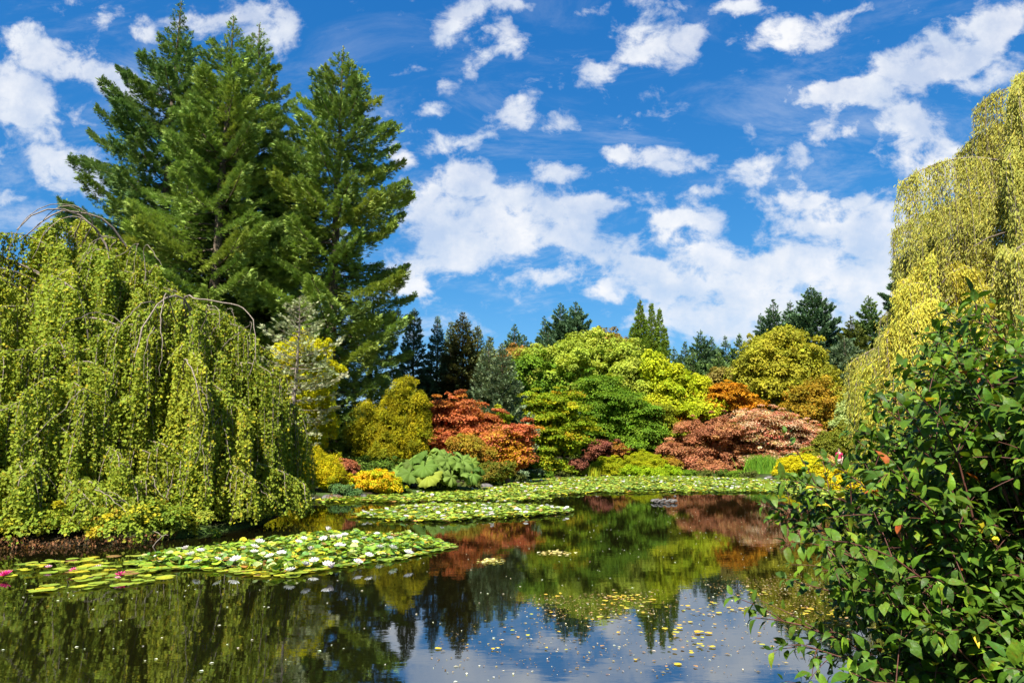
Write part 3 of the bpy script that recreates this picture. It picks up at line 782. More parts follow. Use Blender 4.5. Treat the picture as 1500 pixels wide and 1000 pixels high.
# ---------------- maples and shrubs on the far bank
plant('golden_cypress', 'dense golden-olive conifer shrub with a pointed right top, left of the red maple', 'cypress', 39.5,
      [(590, 592, 26, 32), (612, 615, 20, 36), (580, 625, 34, 40), (548, 635, 34, 40), (560, 665, 50, 34), (600, 660, 30, 34)], GOLDC, .16, .40, 760, 80, 'upright', wide=.6, clumpjit=.2, T=SPRAY3)
plant('red_maple', 'large coppery red maple with tiered branches behind the giant-leaved plant', 'maple', 50,
      [(668, 612, 40, 30), (645, 632, 24, 26), (700, 635, 42, 34), (665, 660, 40, 34), (710, 670, 40, 30)], RED, .17, .85, 330, 120, 'layer', trunk=True, clumpjit=.18, limbs=22)
plant('red_maple', 'bright pinkish red maple with orange patches sloping down to the water', 'maple', 47,
      [(740, 650, 34, 26), (755, 672, 30, 20), (728, 675, 30, 26), (765, 640, 16, 22)], REDP, .16, .7, 230, 110, 'layer', clumpjit=.2,
      patch=[((W(752, 665, 46)), 1.3, (.46, .27, .01)), ((W(735, 640, 46)), .8, (.4, .22, .02))])
plant('green_maple', 'small bright yellow-green maple top between the two red maples', 'maple', 51, [(732, 624, 18, 20), (722, 640, 16, 20)], YGREEN, .18, .6, 60, 80, 'layer')
plant('brown_shrub', 'brownish yellow shrub under the coppery maple', 'shrub', 44.5, [(682, 655, 26, 16), (705, 668, 18, 14)], [(3, (.22, .17, .02)), (2, (.26, .12, .02)), (1, (.15, .15, .02))], .13, .42, 170, 70)
plant('green_shrub', 'low olive shrub overhanging the water right of the giant-leaved plant', 'shrub', 42, [(722, 696, 24, 14), (705, 700, 18, 12), (742, 690, 12, 12)], [(3, (.10, .12, .016)), (2, (.18, .12, .02)), (1, (.07, .10, .015))], .11, .32, 160, 70, trunk=False)
plant('green_maple', 'yellowing green maple with flat tiers right of the pinkish red maple', 'maple', 60,
      [(795, 610, 36, 36), (820, 600, 30, 34), (800, 650, 42, 32), (835, 640, 32, 36), (790, 680, 30, 18), (815, 688, 30, 12)], YGREEN, .20, .95, 420, 110, 'layer', clumpjit=.22, limbs=20)
plant('green_maple', 'broad fresh green maple with flat tiers at the centre of the far bank', 'maple', 68,
      [(885, 600, 46, 40), (920, 620, 40, 36), (865, 640, 40, 36), (945, 645, 36, 30), (905, 650, 44, 28), (880, 575, 36, 26)], GREEN, .22, 1.15, 520, 115, 'layer', clumpjit=.24, limbs=24)
plant('green_maple', 'olive green maple between the fresh green maple and the orange one', 'maple', 69,
      [(965, 620, 30, 34), (985, 645, 24, 24), (955, 655, 30, 22)], [(3, (.13, .16, .014)), (2, (.2, .2, .016)), (1, (.09, .12, .012))], .2, .9, 230, 100, 'layer')
plant('orange_maple', 'bright orange maple behind the dusty red dome', 'maple', 72,
      [(1066, 582, 30, 26), (1030, 594, 42, 30), (998, 616, 34, 34), (1088, 600, 26, 24), (985, 645, 18, 26)], ORANGE, .22, .85, 330, 95, 'layer', clumpjit=.16)
plant('dome_maple', 'dusty copper dome-shaped maple reaching down to the lilies', 'maple', 65,
      [(1052, 650, 54, 42), (1018, 672, 42, 30), (1078, 662, 50, 40), (1045, 690, 60, 14), (1090, 672, 36, 34)], DUSTY, .17, .8, 700, 110, 'mound', clumpjit=.16, limbs=26)
plant('dome_maple', 'pinkish maple with bleached bare twigs and crimson leaves, right of the dusty dome', 'maple', 63,
      [(1130, 640, 50, 46), (1105, 625, 36, 30), (1160, 655, 38, 30), (1185, 640, 18, 20), (1130, 672, 50, 22)], PINKY, .15, .75, 560, 70, 'layer', clumpjit=.3, limbs=60, bark='palebark', inn=2500, tr=.3)
plant('purple_maple', 'small purple-brown maple behind the two green mounds', 'maple', 66, [(885, 655, 20, 12), (900, 662, 24, 12), (870, 668, 14, 8)], PURP, .17, .6, 130, 70, 'layer')
plant('purple_maple', 'low orange-brown shrub at the right end of the small purple maple', 'maple', 65.5, [(908, 662, 16, 12)], [(2, (.28, .13, .03)), (1, (.2, .09, .03))], .16, .5, 50, 60, 'layer')
plant('purple_shrub', 'small round maroon shrub at the foot of the yellowing maple', 'shrub', 60, [(846, 682, 14, 12)], PURP, .14, .4, 70, 60, 'mound', trunk=False)
MOUND = [(4, (.20, .225, .008)), (3, (.27, .27, .008)), (1, (.13, .17, .01))]
plant('green_mound', 'smooth yellow-green mound, lower left one of the two at the water', 'shrub', 63, [(895, 688, 26, 20), (880, 695, 22, 12)], MOUND, .13, .45, 300, 90, 'mound', 'mounds at the far water edge', wide=.5, clumpjit=.08)
plant('green_mound', 'smooth yellow-green mound, higher right one of the two at the water', 'shrub', 62, [(944, 682, 30, 22), (960, 692, 26, 12)], MOUND, .13, .45, 360, 90, 'mound', 'mounds at the far water edge', wide=.5, clumpjit=.08)
plant('green_shrub', 'bright leafy shrub strip under the right mound at the lilies', 'shrub', 60, [(925, 694, 20, 9), (955, 695, 22, 8), (985, 692, 12, 9)], [(3, (.2, .27, .01)), (2, (.14, .22, .01))], .15, .35, 200, 50, trunk=False)
plant('brown_shrub', 'small orange brown shrub between the right mound and the dusty dome', 'shrub', 62.5, [(983, 680, 14, 10)], [(2, (.26, .15, .02)), (1, (.17, .12, .02))], .12, .35, 80, 60, 'mound', trunk=False)
plant('golden_mound', 'bright yellow mound right of the reeds', 'shrub', 54, [(1172, 685, 32, 20), (1152, 696, 20, 10), (1195, 695, 24, 14)], [(4, (.36, .33, .010)), (2, (.44, .36, .01)), (1, (.24, .26, .01))], .12, .42, 420, 90, 'mound', wide=.5, clumpjit=.08)
plant('golden_shrub', 'loose golden yellow shrub below the person in the maroon top', 'shrub', 45, [(1222, 700, 22, 14), (1255, 704, 24, 16), (1290, 705, 24, 22)], GOLD, .12, .4, 330, 70, trunk=False)
plant('golden_shrub', 'yellow shrub by the water behind the leafy near bush', 'shrub', 38, [(1240, 722, 30, 16), (1290, 725, 32, 20), (1330, 735, 30, 22)], GOLD, .11, .35, 330, 70, trunk=False)
plant('flower_shrub', 'small shrub with pink and peach flower heads beside the yellow mound', 'shrub', 50, [(1213, 676, 10, 8)], [(2, (.5, .25, .2)), (1, (.4, .3, .08)), (1, (.2, .22, .03))], .1, .25, 60, 40, trunk=False)
plant('olive_shrub', 'dark olive shrub behind the person in the maroon top', 'shrub', 58, [(1215, 655, 24, 20), (1195, 670, 20, 14), (1240, 650, 20, 22)], [(3, (.10, .115, .014)), (2, (.15, .15, .016))], .17, .5, 220, 70)
plant('olive_shrub', 'olive green bush filling the bank behind the willow foot', 'shrub', 55, [(1290, 650, 40, 40), (1350, 660, 50, 50), (1430, 660, 60, 60)], OLIVE, .2, .8, 330, 70)
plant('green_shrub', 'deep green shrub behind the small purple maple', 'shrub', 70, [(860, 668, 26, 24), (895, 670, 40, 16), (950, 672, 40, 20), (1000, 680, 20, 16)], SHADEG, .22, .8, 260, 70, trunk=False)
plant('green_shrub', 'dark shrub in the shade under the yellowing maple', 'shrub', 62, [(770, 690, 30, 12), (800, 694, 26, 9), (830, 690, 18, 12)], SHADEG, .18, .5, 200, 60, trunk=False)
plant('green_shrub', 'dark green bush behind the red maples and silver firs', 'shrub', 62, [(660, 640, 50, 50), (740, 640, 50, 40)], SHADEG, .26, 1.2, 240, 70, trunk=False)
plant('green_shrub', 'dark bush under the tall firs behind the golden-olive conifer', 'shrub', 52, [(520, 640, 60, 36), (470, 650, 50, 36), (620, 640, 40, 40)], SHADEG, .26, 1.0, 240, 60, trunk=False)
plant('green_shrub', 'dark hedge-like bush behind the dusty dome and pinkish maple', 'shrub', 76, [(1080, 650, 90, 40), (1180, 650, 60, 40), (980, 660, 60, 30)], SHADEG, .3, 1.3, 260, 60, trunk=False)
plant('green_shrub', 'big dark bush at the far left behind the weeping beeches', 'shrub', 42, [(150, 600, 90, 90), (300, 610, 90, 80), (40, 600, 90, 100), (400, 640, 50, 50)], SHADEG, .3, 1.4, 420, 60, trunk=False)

# left bank
plant('golden_conifer', 'glowing yellow conifer behind the sparse grey larch', 'cypress', 38,
      [(440, 540, 36, 52), (425, 600, 46, 60), (468, 585, 24, 60), (450, 640, 38, 40)], [(4, (.34, .33, .010)), (3, (.42, .37, .010)), (2, (.20, .24, .012))], .15, .42, 620, 80, 'upright', wide=.55, clumpjit=.18)
plant('golden_shrub', 'feathery golden yellow shrub at the water right of the front weeping beech', 'shrub', 33,
      [(440, 690, 34, 30), (462, 690, 30, 28), (428, 708, 30, 24), (480, 700, 20, 20)], [(4, (.34, .30, .010)), (3, (.42, .34, .010)), (2, (.18, .22, .012))], .13, .32, 620, 60, 'upright', wide=.4, clumpjit=.18, trunk=False, T=SPRAY3)
plant('maroon_maple', 'small dusky red maple between the golden shrub and the yellow bed', 'maple', 36, [(505, 688, 17, 17), (492, 697, 16, 14)], [(3, (.22, .075, .045)), (2, (.28, .11, .06))], .10, .3, 170, 60, 'mound')
plant('yellow_bed_shrub', 'low yellow and orange leafy shrub left of the giant-leaved plant', 'shrub', 34, [(545, 708, 26, 18), (565, 712, 18, 16), (520, 712, 18, 14)], [(3, (.38, .30, .01)), (2, (.22, .28, .012)), (1.5, (.45, .22, .01))], .10, .26, 330, 60, trunk=False)
plant('green_shrub', 'bluish green low plant at the water in front of the dusky maple', 'shrub', 32.5, [(500, 720, 14, 10), (515, 724, 10, 8)], [(3, (.06, .12, .05)), (2, (.09, .15, .05))], .08, .2, 110, 50, trunk=False)
plant('green_shrub', 'dark green undergrowth behind the yellow and orange shrub', 'shrub', 38, [(540, 690, 34, 18), (580, 695, 30, 18), (500, 690, 20, 16)], SHADEG, .14, .4, 220, 60, trunk=False)
# trees outside the frame, left and right, so the place goes on
plant('green_tree', 'green tree beyond the left edge of the view', 'tree', 40, [(-250, 420, 160, 170), (-160, 560, 120, 120)], SHADEG, .4, 1.6, 260, 60)
plant('green_tree', 'green tree beyond the right edge of the view', 'tree', 50, [(1800, 440, 160, 170), (1700, 560, 150, 120)], SHADEG, .4, 1.8, 260, 60)

# ---------------- sparse grey larch
def larch():
    D = 35.0
    top = W(440, 432, D); g = gz(top[0], D); H = top[2] - g
    mb, wood = conifer_mesh(H, [(0, .3), (.25, 1.5), (.5, 2.1), (.7, 1.9), (.85, 1.1), (.95, .5), (1, .1)], spacing=.42, per_whorl=4, droop=-.18, lift=.22, tuft=.26,
        pal=[(3, (.21, .225, .15)), (2, (.16, .185, .11)), (1, (.25, .25, .18))], dens=16, ragged=.5, hang=.22, thick=.05, zmin=.2, frond=.32, T=SPRAY)
    root = thing('larch_tree', 'sparse silvery grey conifer with thin drooping tiers in front of the yellow conifer', 'conifer', (top[0], D, g - .05))
    mb.build('crown', M['needle'], root); wood.build('trunk', M['palebark'], root, smooth=True, tint=False)
larch()

# ---------------- gunnera: giant ribbed leaves
def gunnera():
    D = 37.5
    nA, nR = 64, 7
    th = np.linspace(-math.pi * .93, math.pi * .93, nA)
    lob = 1 - .22 * np.abs(np.sin(th * 3.5)) ** 1.2 - .13 * np.abs(np.sin(th * 12.5))
    rr = np.linspace(0, 1, nR) ** .8
    V = []
    for r in rr:
        rad = r * (1 if r < .6 else (1 + (lob - 1) * ((r - .6) / .4)))
        rad = np.broadcast_to(rad, th.shape)
        z = .13 * r * np.cos(th * 7) + .03 * r * np.cos(th * 28) * (r > .3) - .42 * r ** 2.2 + .16 * r
        V.append(np.stack([np.sin(th) * rad * .52, np.cos(th) * rad * .5 + .1, z * .5], 1))
    V = np.concatenate(V)
    i = np.arange(nR - 1)[:, None] * nA + np.arange(nA - 1)[None]
    Q = np.stack([i, i + nA, i + nA + 1, i + 1], -1).reshape(-1, 4)
    T = (V, Q, None)
    spots = []
    bl = px_blobs(D, [(635, 692, 62, 36), (600, 700, 34, 26), (668, 688, 34, 30)], .8)
    C, Nn = crown_pts(bl, 210)
    # keep the leaves apart
    keep = []
    for j in rng.permutation(len(C)):
        if Nn[j, 2] < -.05: continue
        if all(np.linalg.norm(C[j] - C[k]) > .46 for k in keep): keep.append(j)
    keep = keep[:110]
    C, Nn = C[keep], Nn[keep]
    n = len(C)
    cx, cyy = np.mean(C[:, 0]), D
    base = np.array([cx, cyy, gz(cx, cyy)])
    root = thing('gunnera_plant', 'huge-leaved pale green plant spilling over the bank in front of the red maple', 'plant', base)
    hor = unit((C - base) * [1, 1, 0] + rng.normal(0, .2, (n, 3)) * [1, 1, 0])
    Z = unit(np.array([0, -.25, .45]) + hor * .8 + rng.normal(0, .32, (n, 3)))
    Y = hor + np.array([0, 0, -.9]) + rng.normal(0, .25, (n, 3)) * [1, 1, .4]
    mb = MB()
    cl = palcol([(3, (.085, .135, .028)), (2, (.115, .165, .038)), (1, (.045, .085, .016)), (.3, (.18, .19, .03))], n, .16, .04)
    sz = rng.uniform(1.0, 1.75, n)
    stamp(mb, T, C, Y, Z, sz, cl)
    mb.build('foliage', M['leaf'], root, base, smooth=True)
    sb = MB()
    P = np.array([bez(base + rng.normal(0, .5, 3) * [1, .6, 0], (base + c) / 2 + [0, 0, .6], c, 6) for c in C])
    tubes(sb, P, np.tile(np.linspace(.05, .025, 6), (n, 1)), 5, (.12, .17, .04))
    sb.build('stalk', M['leaf'], root, base, smooth=True)
gunnera()

# ---------------- reeds
def blades(name, label, D, cx, ytop, ybase, half, n, colr, cat='reeds', group=None):
    c = W(cx, ybase, D); hw = half * D / 1000; H = (ybase - ytop) * D / 1000
    base = np.array([c[0], D, gz(c[0], D)])
    root = thing(name, label, cat, base, group)
    P0 = base + np.stack([rng.normal(0, hw * .5, n), rng.normal(0, .5, n), np.zeros(n)], 1)
    ln = H * rng.uniform(.6, 1.1, n); lean = rng.normal(0, .22, (n, 2))
    t = np.linspace(0, 1, 5)
    V = P0[:, None] + np.stack([lean[:, :1] * ln[:, None] * t ** 2, lean[:, 1:] * ln[:, None] * t ** 2, ln[:, None] * t * (1 - .12 * t)], -1)
    w = .022 * (1 - t ** 1.5) + .002
    a = rng.random(n) * 6.283
    s = np.stack([np.cos(a), np.sin(a), 0 * a], 1)
    A = V + s[:, None] * w[None, :, None]; B = V - s[:, None] * w[None, :, None]
    VV = np.stack([A, B], 2).reshape(n, -1, 3)
    q = np.array([[2 * i, 2 * i + 1, 2 * i + 3, 2 * i + 2] for i in range(4)])
    Q = (q[None] + (np.arange(n) * 10)[:, None, None]).reshape(-1, 4)
    mb = MB().add(VV.reshape(-1, 3), Q, None, np.repeat(palcol(colr, n, .2), 10, axis=0))
    mb.build('blade_tuft', M['leaf'], root, base)
REED = [(3, (.09, .19, .02)), (2, (.14, .24, .025)), (1, (.06, .13, .015))]
blades('reed_clump', 'upright green reed clump between the pinkish maple and the yellow mound', 58.5, 1118, 674, 703, 20, 1500, REED)
blades('iris_clump', 'thin yellow-green iris blades left of the two mounds', 61, 852, 678, 700, 12, 260, [(3, (.24, .25, .015)), (2, (.15, .2, .02))])
blades('iris_clump', 'yellow-green blades at the left foot of the lower mound', 60.5, 868, 684, 699, 10, 260, [(3, (.26, .26, .015)), (2, (.18, .22, .02))])

EDGE = ['left of the giant-leaved plant', 'under the middle of the giant-leaved plant', 'under the right edge of the giant-leaved plant', 'left of the brownish lily-edge rock', 'right of the brownish lily-edge rock',
        'left of the yellowing maple foot', 'at the left of the yellowing maple', 'under the middle of the yellowing maple', 'under the right of the yellowing maple', 'right of the green mounds', 'at the left end of the dusty dome maple',
        'under the left half of the dusty dome maple', 'under the middle of the dusty dome maple', 'under the right half of the dusty dome maple', 'left of the reed clump', 'right of the reed clump', 'below the bright yellow mound']
for i_, x_ in enumerate((588, 655, 690, 716, 738, 757, 778, 800, 822, 990, 1012, 1035, 1058, 1078, 1098, 1150, 1165)):
    y_ = np.interp(x_, [p[0] for p in shore_px], [p[1] for p in shore_px]); w_ = G(x_, y_)
    plant('edge_plant', 'low plant at the water ' + EDGE[i_], 'plant', w_[1] + .6, [(x_, y_ - 3, 11, 5 + 3 * rng.random())], [SHADEG, GREEN, OLIVE][i_ % 3], .10, .25, 70, 40, group='low tufts and plants along the far water edge', trunk=False)

# ---------------- weeping trees
def weeping(root, crowns, pal, leafsz, lpm, Lr, T, wide, base, mat='leaf', jit=.2, bark='palebark', twigs=.3, floor=.22, filler=.4, odens=9, lat=.13, yran=.6):
    """arching boughs, each with its own curtain of hanging strands"""
    mb, tw = MB(), MB()
    S = 13; u = np.linspace(0, 1, S)
    for (cx, cyy, H, rp, nb) in crowns:
        rp = np.array(rp)
        th = rng.random(nb * 2) * 6.283
        front = np.cos(th - math.atan2(-cyy, -cx)) > -.3
        th = th[front | (rng.random(nb * 2) < .4)][:nb]; nb = len(th)
        zj = H * (1 - .80 * rng.random(nb) ** 1.1)
        reach = np.interp(zj / H, rp[:, 0], rp[:, 1]) * rng.uniform(.66, 1.14, nb) + .15
        fill = rng.random(nb) < filler
        reach = np.where(fill, reach * .72, reach)
        rise = .20 * reach + .25
        bc = palcol(pal[:3], nb, .10, .04) * .5 + palcol(pal, 4000, 0, 0).mean(0) * .5
        def bp_(j, t):
            a = th[j] + .25 * np.sin(2.2 * t + j) * t
            r = reach[j] * t
            z = zj[j] - rise[j] * ((t - .62) / .62) ** 2 * np.where(t > .62, 1.5, 1)
            return np.stack([cx + np.cos(a) * r, cyy + np.sin(a) * r, z], -1), a
        tt = np.linspace(.05, 1, 10)
        J = np.arange(nb)
        paths = np.stack([bp_(J, np.full(nb, t))[0] for t in tt], 1)
        tubes(tw, paths, (.012 + .008 * reach)[:, None] * np.linspace(1, .25, 10)[None], 5)
        no = (8 + reach * odens).astype(int)
        k = np.repeat(J, no); n = len(k)
        to = .25 + .77 * rng.random(n) ** .7
        O, a = bp_(k, to)
        latd = np.stack([-np.sin(a), np.cos(a), 0 * a], 1); out2 = np.stack([np.cos(a), np.sin(a), 0 * a], 1)
        la = rng.normal(0, lat * (.6 + .25 * reach[k]))
        sl = rng.uniform(*Lr, n) * (.45 + .65 * to) * np.clip(O[:, 2] / 3.0, .45, 1)
        push = rng.uniform(.05, .35, n)
        e = 1 - (1 - u) ** 2.2
        ph = rng.random((n, 2)) * 6.28
        X = O[:, None] + latd[:, None] * (la[:, None] * e)[..., None] + out2[:, None] * (push[:, None] * e)[..., None]
        X[:, :, 2] += .10 * np.sin(np.minimum(u * 6, 3.14)) - sl[:, None] * u ** 1.15 - np.abs(la)[:, None] * .25 * e
        X[:, :, 0] += .05 * np.sin(u * 5 + ph[:, :1]) * u; X[:, :, 1] += .05 * np.sin(u * 6 + ph[:, 1:]) * u
        zf = (floor + rng.random(n) * .25)[:, None]
        m = np.maximum(4, (sl * lpm).astype(int))
        b = np.repeat(np.arange(n), m); N_ = len(b)
        t = rng.random(N_) * (S - 1); i0 = np.minimum(t.astype(int), S - 2); f = (t - i0)[:, None]
        P = X[b, i0] * (1 - f) + X[b, i0 + 1] * f + rng.normal(0, leafsz * .55, (N_, 3))
        ok = P[:, 2] > zf[b, 0]
        Yd = rng.normal(0, yran, (N_, 3)) + np.array([0, 0, -.9]) + out2[b] * .3
        nr = out2[b] * .6 + rng.normal(0, .6, (N_, 3)) + np.array([0, 0, .55])
        c = bc[k[b]] * .55 + palcol(pal, N_, jit) * .45
        stamp(mb, T, P[ok], Yd[ok], nr[ok], leafsz * rng.uniform(.65, 1.35, ok.sum()), c[ok], wide)
        sel = np.where((rng.random(n) < twigs) & (X[:, -1, 2] > floor * .5))[0]
        tubes(tw, X[sel], np.tile(np.linspace(.011, .0035, S), (len(sel), 1)) * rng.uniform(.6, 1.7, (len(sel), 1)), 3)
    mb.build('foliage', M[mat], root, base)
    tw.build('hanging_twigs', M[bark], root, base, tint=False, smooth=True)

def boughs(root, base, arcs, bark='palebark', name='bough', S=8):
    for pts, r in arcs:
        pts = [np.asarray(p, float) for p in pts]
        if np.linalg.norm(pts[0] - base) > .01 and r < .1:
            c_ = np.array([base[0], base[1], pts[0][2] - 1.6]); pts = [pts[0] + (c_ - pts[0]) * .45] + pts
        r = r * .5
        path = smooth_path(np.array(pts), 22)
        kn = np.cumsum(rng.normal(0, .028, path.shape), axis=0); kn -= np.linspace(0, 1, len(kn))[:, None] * kn[-1]; path = path + kn
        b = MB(); tubes(b, path, np.linspace(r, r * .22, len(path)) * rng.uniform(.94, 1.06, len(path)), S)
        b.build(name, M[bark], root, base, smooth=True, tint=False)
def arc_px(px, D0, D1):
    n = len(px)
    return [W(p[0], p[1], D0 + (D1 - D0) * i / (n - 1)) for i, p in enumerate(px)]

# rear tree
fb = np.array([-16.0, 23.5, gz(-16.0, 23.5) - .1])
rear = thing('weeping_beech', 'taller rear weeping beech with a bare bough arching against the sky', 'beech tree', fb, 'weeping beeches on the left bank')
weeping(rear, [(-16.0, 23.6, 10.5, [(0, 6.8), (.3, 6.4), (.55, 5.5), (.75, 4.4), (.88, 3.0), (.96, 1.7), (1, .6)], 118),
               (-12.6, 23.0, 8.5, [(0, 2.6), (.5, 2.2), (.8, 1.5), (.93, .9), (1, .3)], 26),
               (-19.6, 22.6, 8.4, [(0, 3.6), (.5, 3.2), (.8, 2.2), (1, .5)], 40)],
        BEECH, .095, 29, (1.4, 4.4), DIAMOND, .85, fb, odens=12, lat=.19, filler=.3)
boughs(rear, fb, [
    ([fb, fb + [.4, -.3, 4], W(185, 400, 23), W(150, 345, 22.6), W(128, 310, 22.3), W(95, 292, 22), W(60, 297, 21.6), W(30, 325, 21.3), W(10, 352, 21)], .17),
    ([fb + [.2, 0, 5], W(200, 390, 24), W(176, 352, 23.4), W(158, 328, 23), W(120, 306, 22.6), W(85, 308, 22), W(50, 325, 21.6), W(22, 362, 21.2)], .15),
    ([W(150, 345, 22.6), W(120, 322, 22.2), W(85, 318, 21.9), W(60, 345, 21.5), W(45, 385, 21.3)], .06),
    ([W(128, 310, 22.3), W(95, 300, 22), W(65, 312, 21.7), W(40, 350, 21.4)], .05),
    ([W(140, 325, 22.3), W(115, 303, 22), W(75, 300, 21.7), W(35, 322, 21.3), W(8, 372, 21.0)], .05),
    ([W(176, 352, 23.4), W(160, 350, 22.8), W(135, 352, 22), W(118, 380, 21.6)], .05),
    ([fb, fb + [-2, 0, 4], W(30, 400, 23), W(-30, 345, 22)], .15),
    ([W(215, 420, 22.5), W(205, 352, 22.3), W(225, 365, 22), W(240, 395, 21.9)], .05),
    ([W(205, 352, 22.3), W(195, 380, 22), W(190, 420, 21.8)], .03)], 'palebark')
# front tree
ff = np.array([-10.0, 21.0, gz(-10.0, 21.0) - .1])
frnt = thing('weeping_beech', 'nearer weeping beech whose leafy curtains reach the water behind the lilies', 'beech tree', ff, 'weeping beeches on the left bank')
weeping(frnt, [(-9.9, 20.8, 6.75, [(0, 3.6), (.25, 3.5), (.5, 3.3), (.7, 2.9), (.85, 2.2), (.95, 1.4), (1, .5)], 96),
               (-12.6, 19.0, 5.3, [(0, 4.0), (.3, 3.8), (.55, 3.2), (.75, 2.5), (.9, 1.5), (1, .4)], 66),
               (-8.4, 21.6, 5.2, [(0, 1.6), (.4, 1.6), (.7, 1.4), (.9, 1.0), (1, .4)], 32),
               (-15.5, 18.6, 3.8, [(0, 3.4), (.3, 3.3), (.6, 2.6), (.85, 1.6), (1, .4)], 34)],
        BEECH, .078, 40, (1.0, 3.6), DIAMOND, .9, ff, odens=12, lat=.18, filler=.35, twigs=.4)
low = MB()
bl = [(x, float(np.interp(x, shore[:12, 0], shore[:12, 1])) + .35, rng.uniform(.22, .42), rng.uniform(.5, 1.3), .6, rng.uniform(.15, .42)) for x in np.arange(-18.5, -7.6, 1.25)]
bl += [(-13.6, 17.3, .9, 1.8, .9, .7), (-8.0, 20.0, .4, .9, 1.0, .35)]
foliage(low, bl, BEECH, .085, .28, 400, 80, 'round')
low.build('skirt_foliage', M['leaf'], frnt, ff)
dead = MB()
n = 2600
X0 = rng.uniform(-18, -7.2, n); 
sx = np.interp(X0, shore[1:11, 0], shore[1:11, 1])
P = np.stack([X0, sx + rng.uniform(-.45, .25, n), rng.uniform(.02, .26, n) * (.4 + .6 * np.abs(np.sin(X0 * 2.1)))], 1)
stamp(dead, DIAMOND, P, rng.normal(0, .5, (n, 3)) + [0, 0, -1], rdir(n), rng.uniform(.05, .10, n), palcol([(3, (.16, .075, .04)), (2, (.10, .05, .03)), (1, (.2, .13, .06))], n, .25), .6)
dead.build('withered_fringe', M['leaf'], frnt, ff)
boughs(frnt, ff, [
    ([ff, ff + [.2, -.2, 3.5], W(285, 465, 20), W(273, 420, 19.6), W(262, 424, 19.4), W(240, 426, 19.0), W(222, 460, 18.4), W(205, 500, 17.8), W(190, 540, 17.4)], .12),
    ([W(240, 426, 19.0), W(236, 450, 18.3), W(232, 470, 17.8), W(237, 500, 17.3), W(234, 560, 17.0)], .04),
    ([W(232, 470, 17.8), W(218, 490, 17.4), W(213, 530, 17.1), W(210, 560, 17)], .03),
    ([W(273, 424, 19.6), W(300, 445, 19.2), W(340, 446, 18.8), W(368, 460, 18.5), W(383, 485, 18.4), W(372, 530, 18.2), W(362, 560, 18.1)], .055),
    ([W(305, 447, 18.6), W(316, 448, 18.0), W(323, 465, 17.6), W(321, 485, 17.4)], .035),
    ([W(340, 446, 18.8), W(348, 460, 18.2), W(344, 485, 18)], .025),
    ([W(370, 465, 18.5), W(368, 490, 18.3), W(364, 515, 18.1)], .025),
    ([W(222, 438, 19), W(195, 460, 18.2), W(175, 480, 17.6), W(155, 505, 17)], .035),
    ([W(270, 520, 18), W(282, 545, 16.9), W(290, 562, 16.7), W(294, 600, 16.6), W(290, 650, 16.7), W(285, 690, 16.8)], .05),
    ([W(290, 562, 16.7), W(300, 575, 16.5), W(308, 605, 16.5)], .035),
    ([W(297, 650, 17), W(299, 690, 16.8), W(301, 740, 16.7)], .02),
    ([W(215, 700, 17.2), W(222, 722, 16.8), W(245, 730, 16.7)], .03),
    ([W(128, 705, 16.2), W(150, 720, 15.9), W(170, 735, 15.8), W(190, 755, 15.8)], .045),
    ([W(150, 720, 15.9), W(175, 728, 15.8), W(195, 745, 15.8)], .03),
    ([W(375, 700, 20), W(388, 715, 19.6), W(400, 735, 19.4)], .035),
    ([W(120, 560, 17.5), W(90, 590, 16.6), W(60, 620, 16.2), W(20, 670, 16)], .03),
    ([W(150, 462, 20), W(120, 472, 19), W(95, 480, 18), W(85, 488, 17.5)], .03)], 'palebark')

# golden weeping willow on the right
wb = np.array([23.0, 27.5, gz(23.0, 27.5) - .1])
wil = thing('weeping_willow', 'golden weeping willow filling the right edge of the view', 'willow', wb)
rng = np.random.default_rng(21)
WILLOWG = [(4, (.24, .235, .060)), (3, (.18, .20, .050)), (2, (.31, .275, .055)), (1, (.38, .29, .05))]
weeping(wil, [(22.8, 27.0, 18.2, [(0, 9.3), (.12, 8.5), (.3, 7.5), (.49, 6.9), (.62, 6.3), (.78, 5.9), (.89, 4.9), (.96, 3.0), (1, 1.2)], 92)],
        WILLOWG, .14, 28, (1.6, 6.0), SLIVER, .6, wb, floor=.9, lat=.12, odens=17, yran=.32, twigs=.6, filler=.1)
weeping(wil, [(16.9, 26.2, 9.8, [(0, 4.5), (.4, 3.5), (.8, 2.4), (.93, 1.3), (1, .5)], 40),
              (20.8, 25.6, 11.5, [(0, 6.6), (.4, 5.4), (.7, 4.2), (.9, 2.6), (1, 1.0)], 60),
              (25.5, 24.5, 12.0, [(0, 6.0), (.5, 5.0), (.8, 3.8), (1, 1.2)], 40)],
        WILLOW, .14, 28, (1.6, 5.2), SLIVER, .62, wb, floor=.9, lat=.12, odens=18, yran=.34, twigs=.5, filler=.25)
weeping(wil, [(25.8, 25.0, 17.4, [(0, 6.0), (.5, 5.4), (.8, 4.6), (.95, 2.6), (1, 1.2)], 34)],
        WILLOWG, .14, 26, (1.0, 4.2), SLIVER, .6, wb, floor=3, lat=.12, odens=18, yran=.34, twigs=.4, filler=.25)
boughs(wil, wb, [
    ([wb, wb + [.3, -.4, 5], wb + [1, -1, 10], W(1480, 170, 25), W(1500, 130, 25)], .35),
    ([wb + [.3, -.4, 5], W(1500, 330, 25), W(1440, 350, 23), W(1420, 365, 22)], .15),
    ([wb + [-.2, -.4, 3], W(1450, 450, 23), W(1400, 465, 21), W(1365, 495, 19.5)], .12),
    ([wb + [-.2, -.4, 3], W(1480, 400, 23), W(1420, 380, 21)], .08)], 'bark')

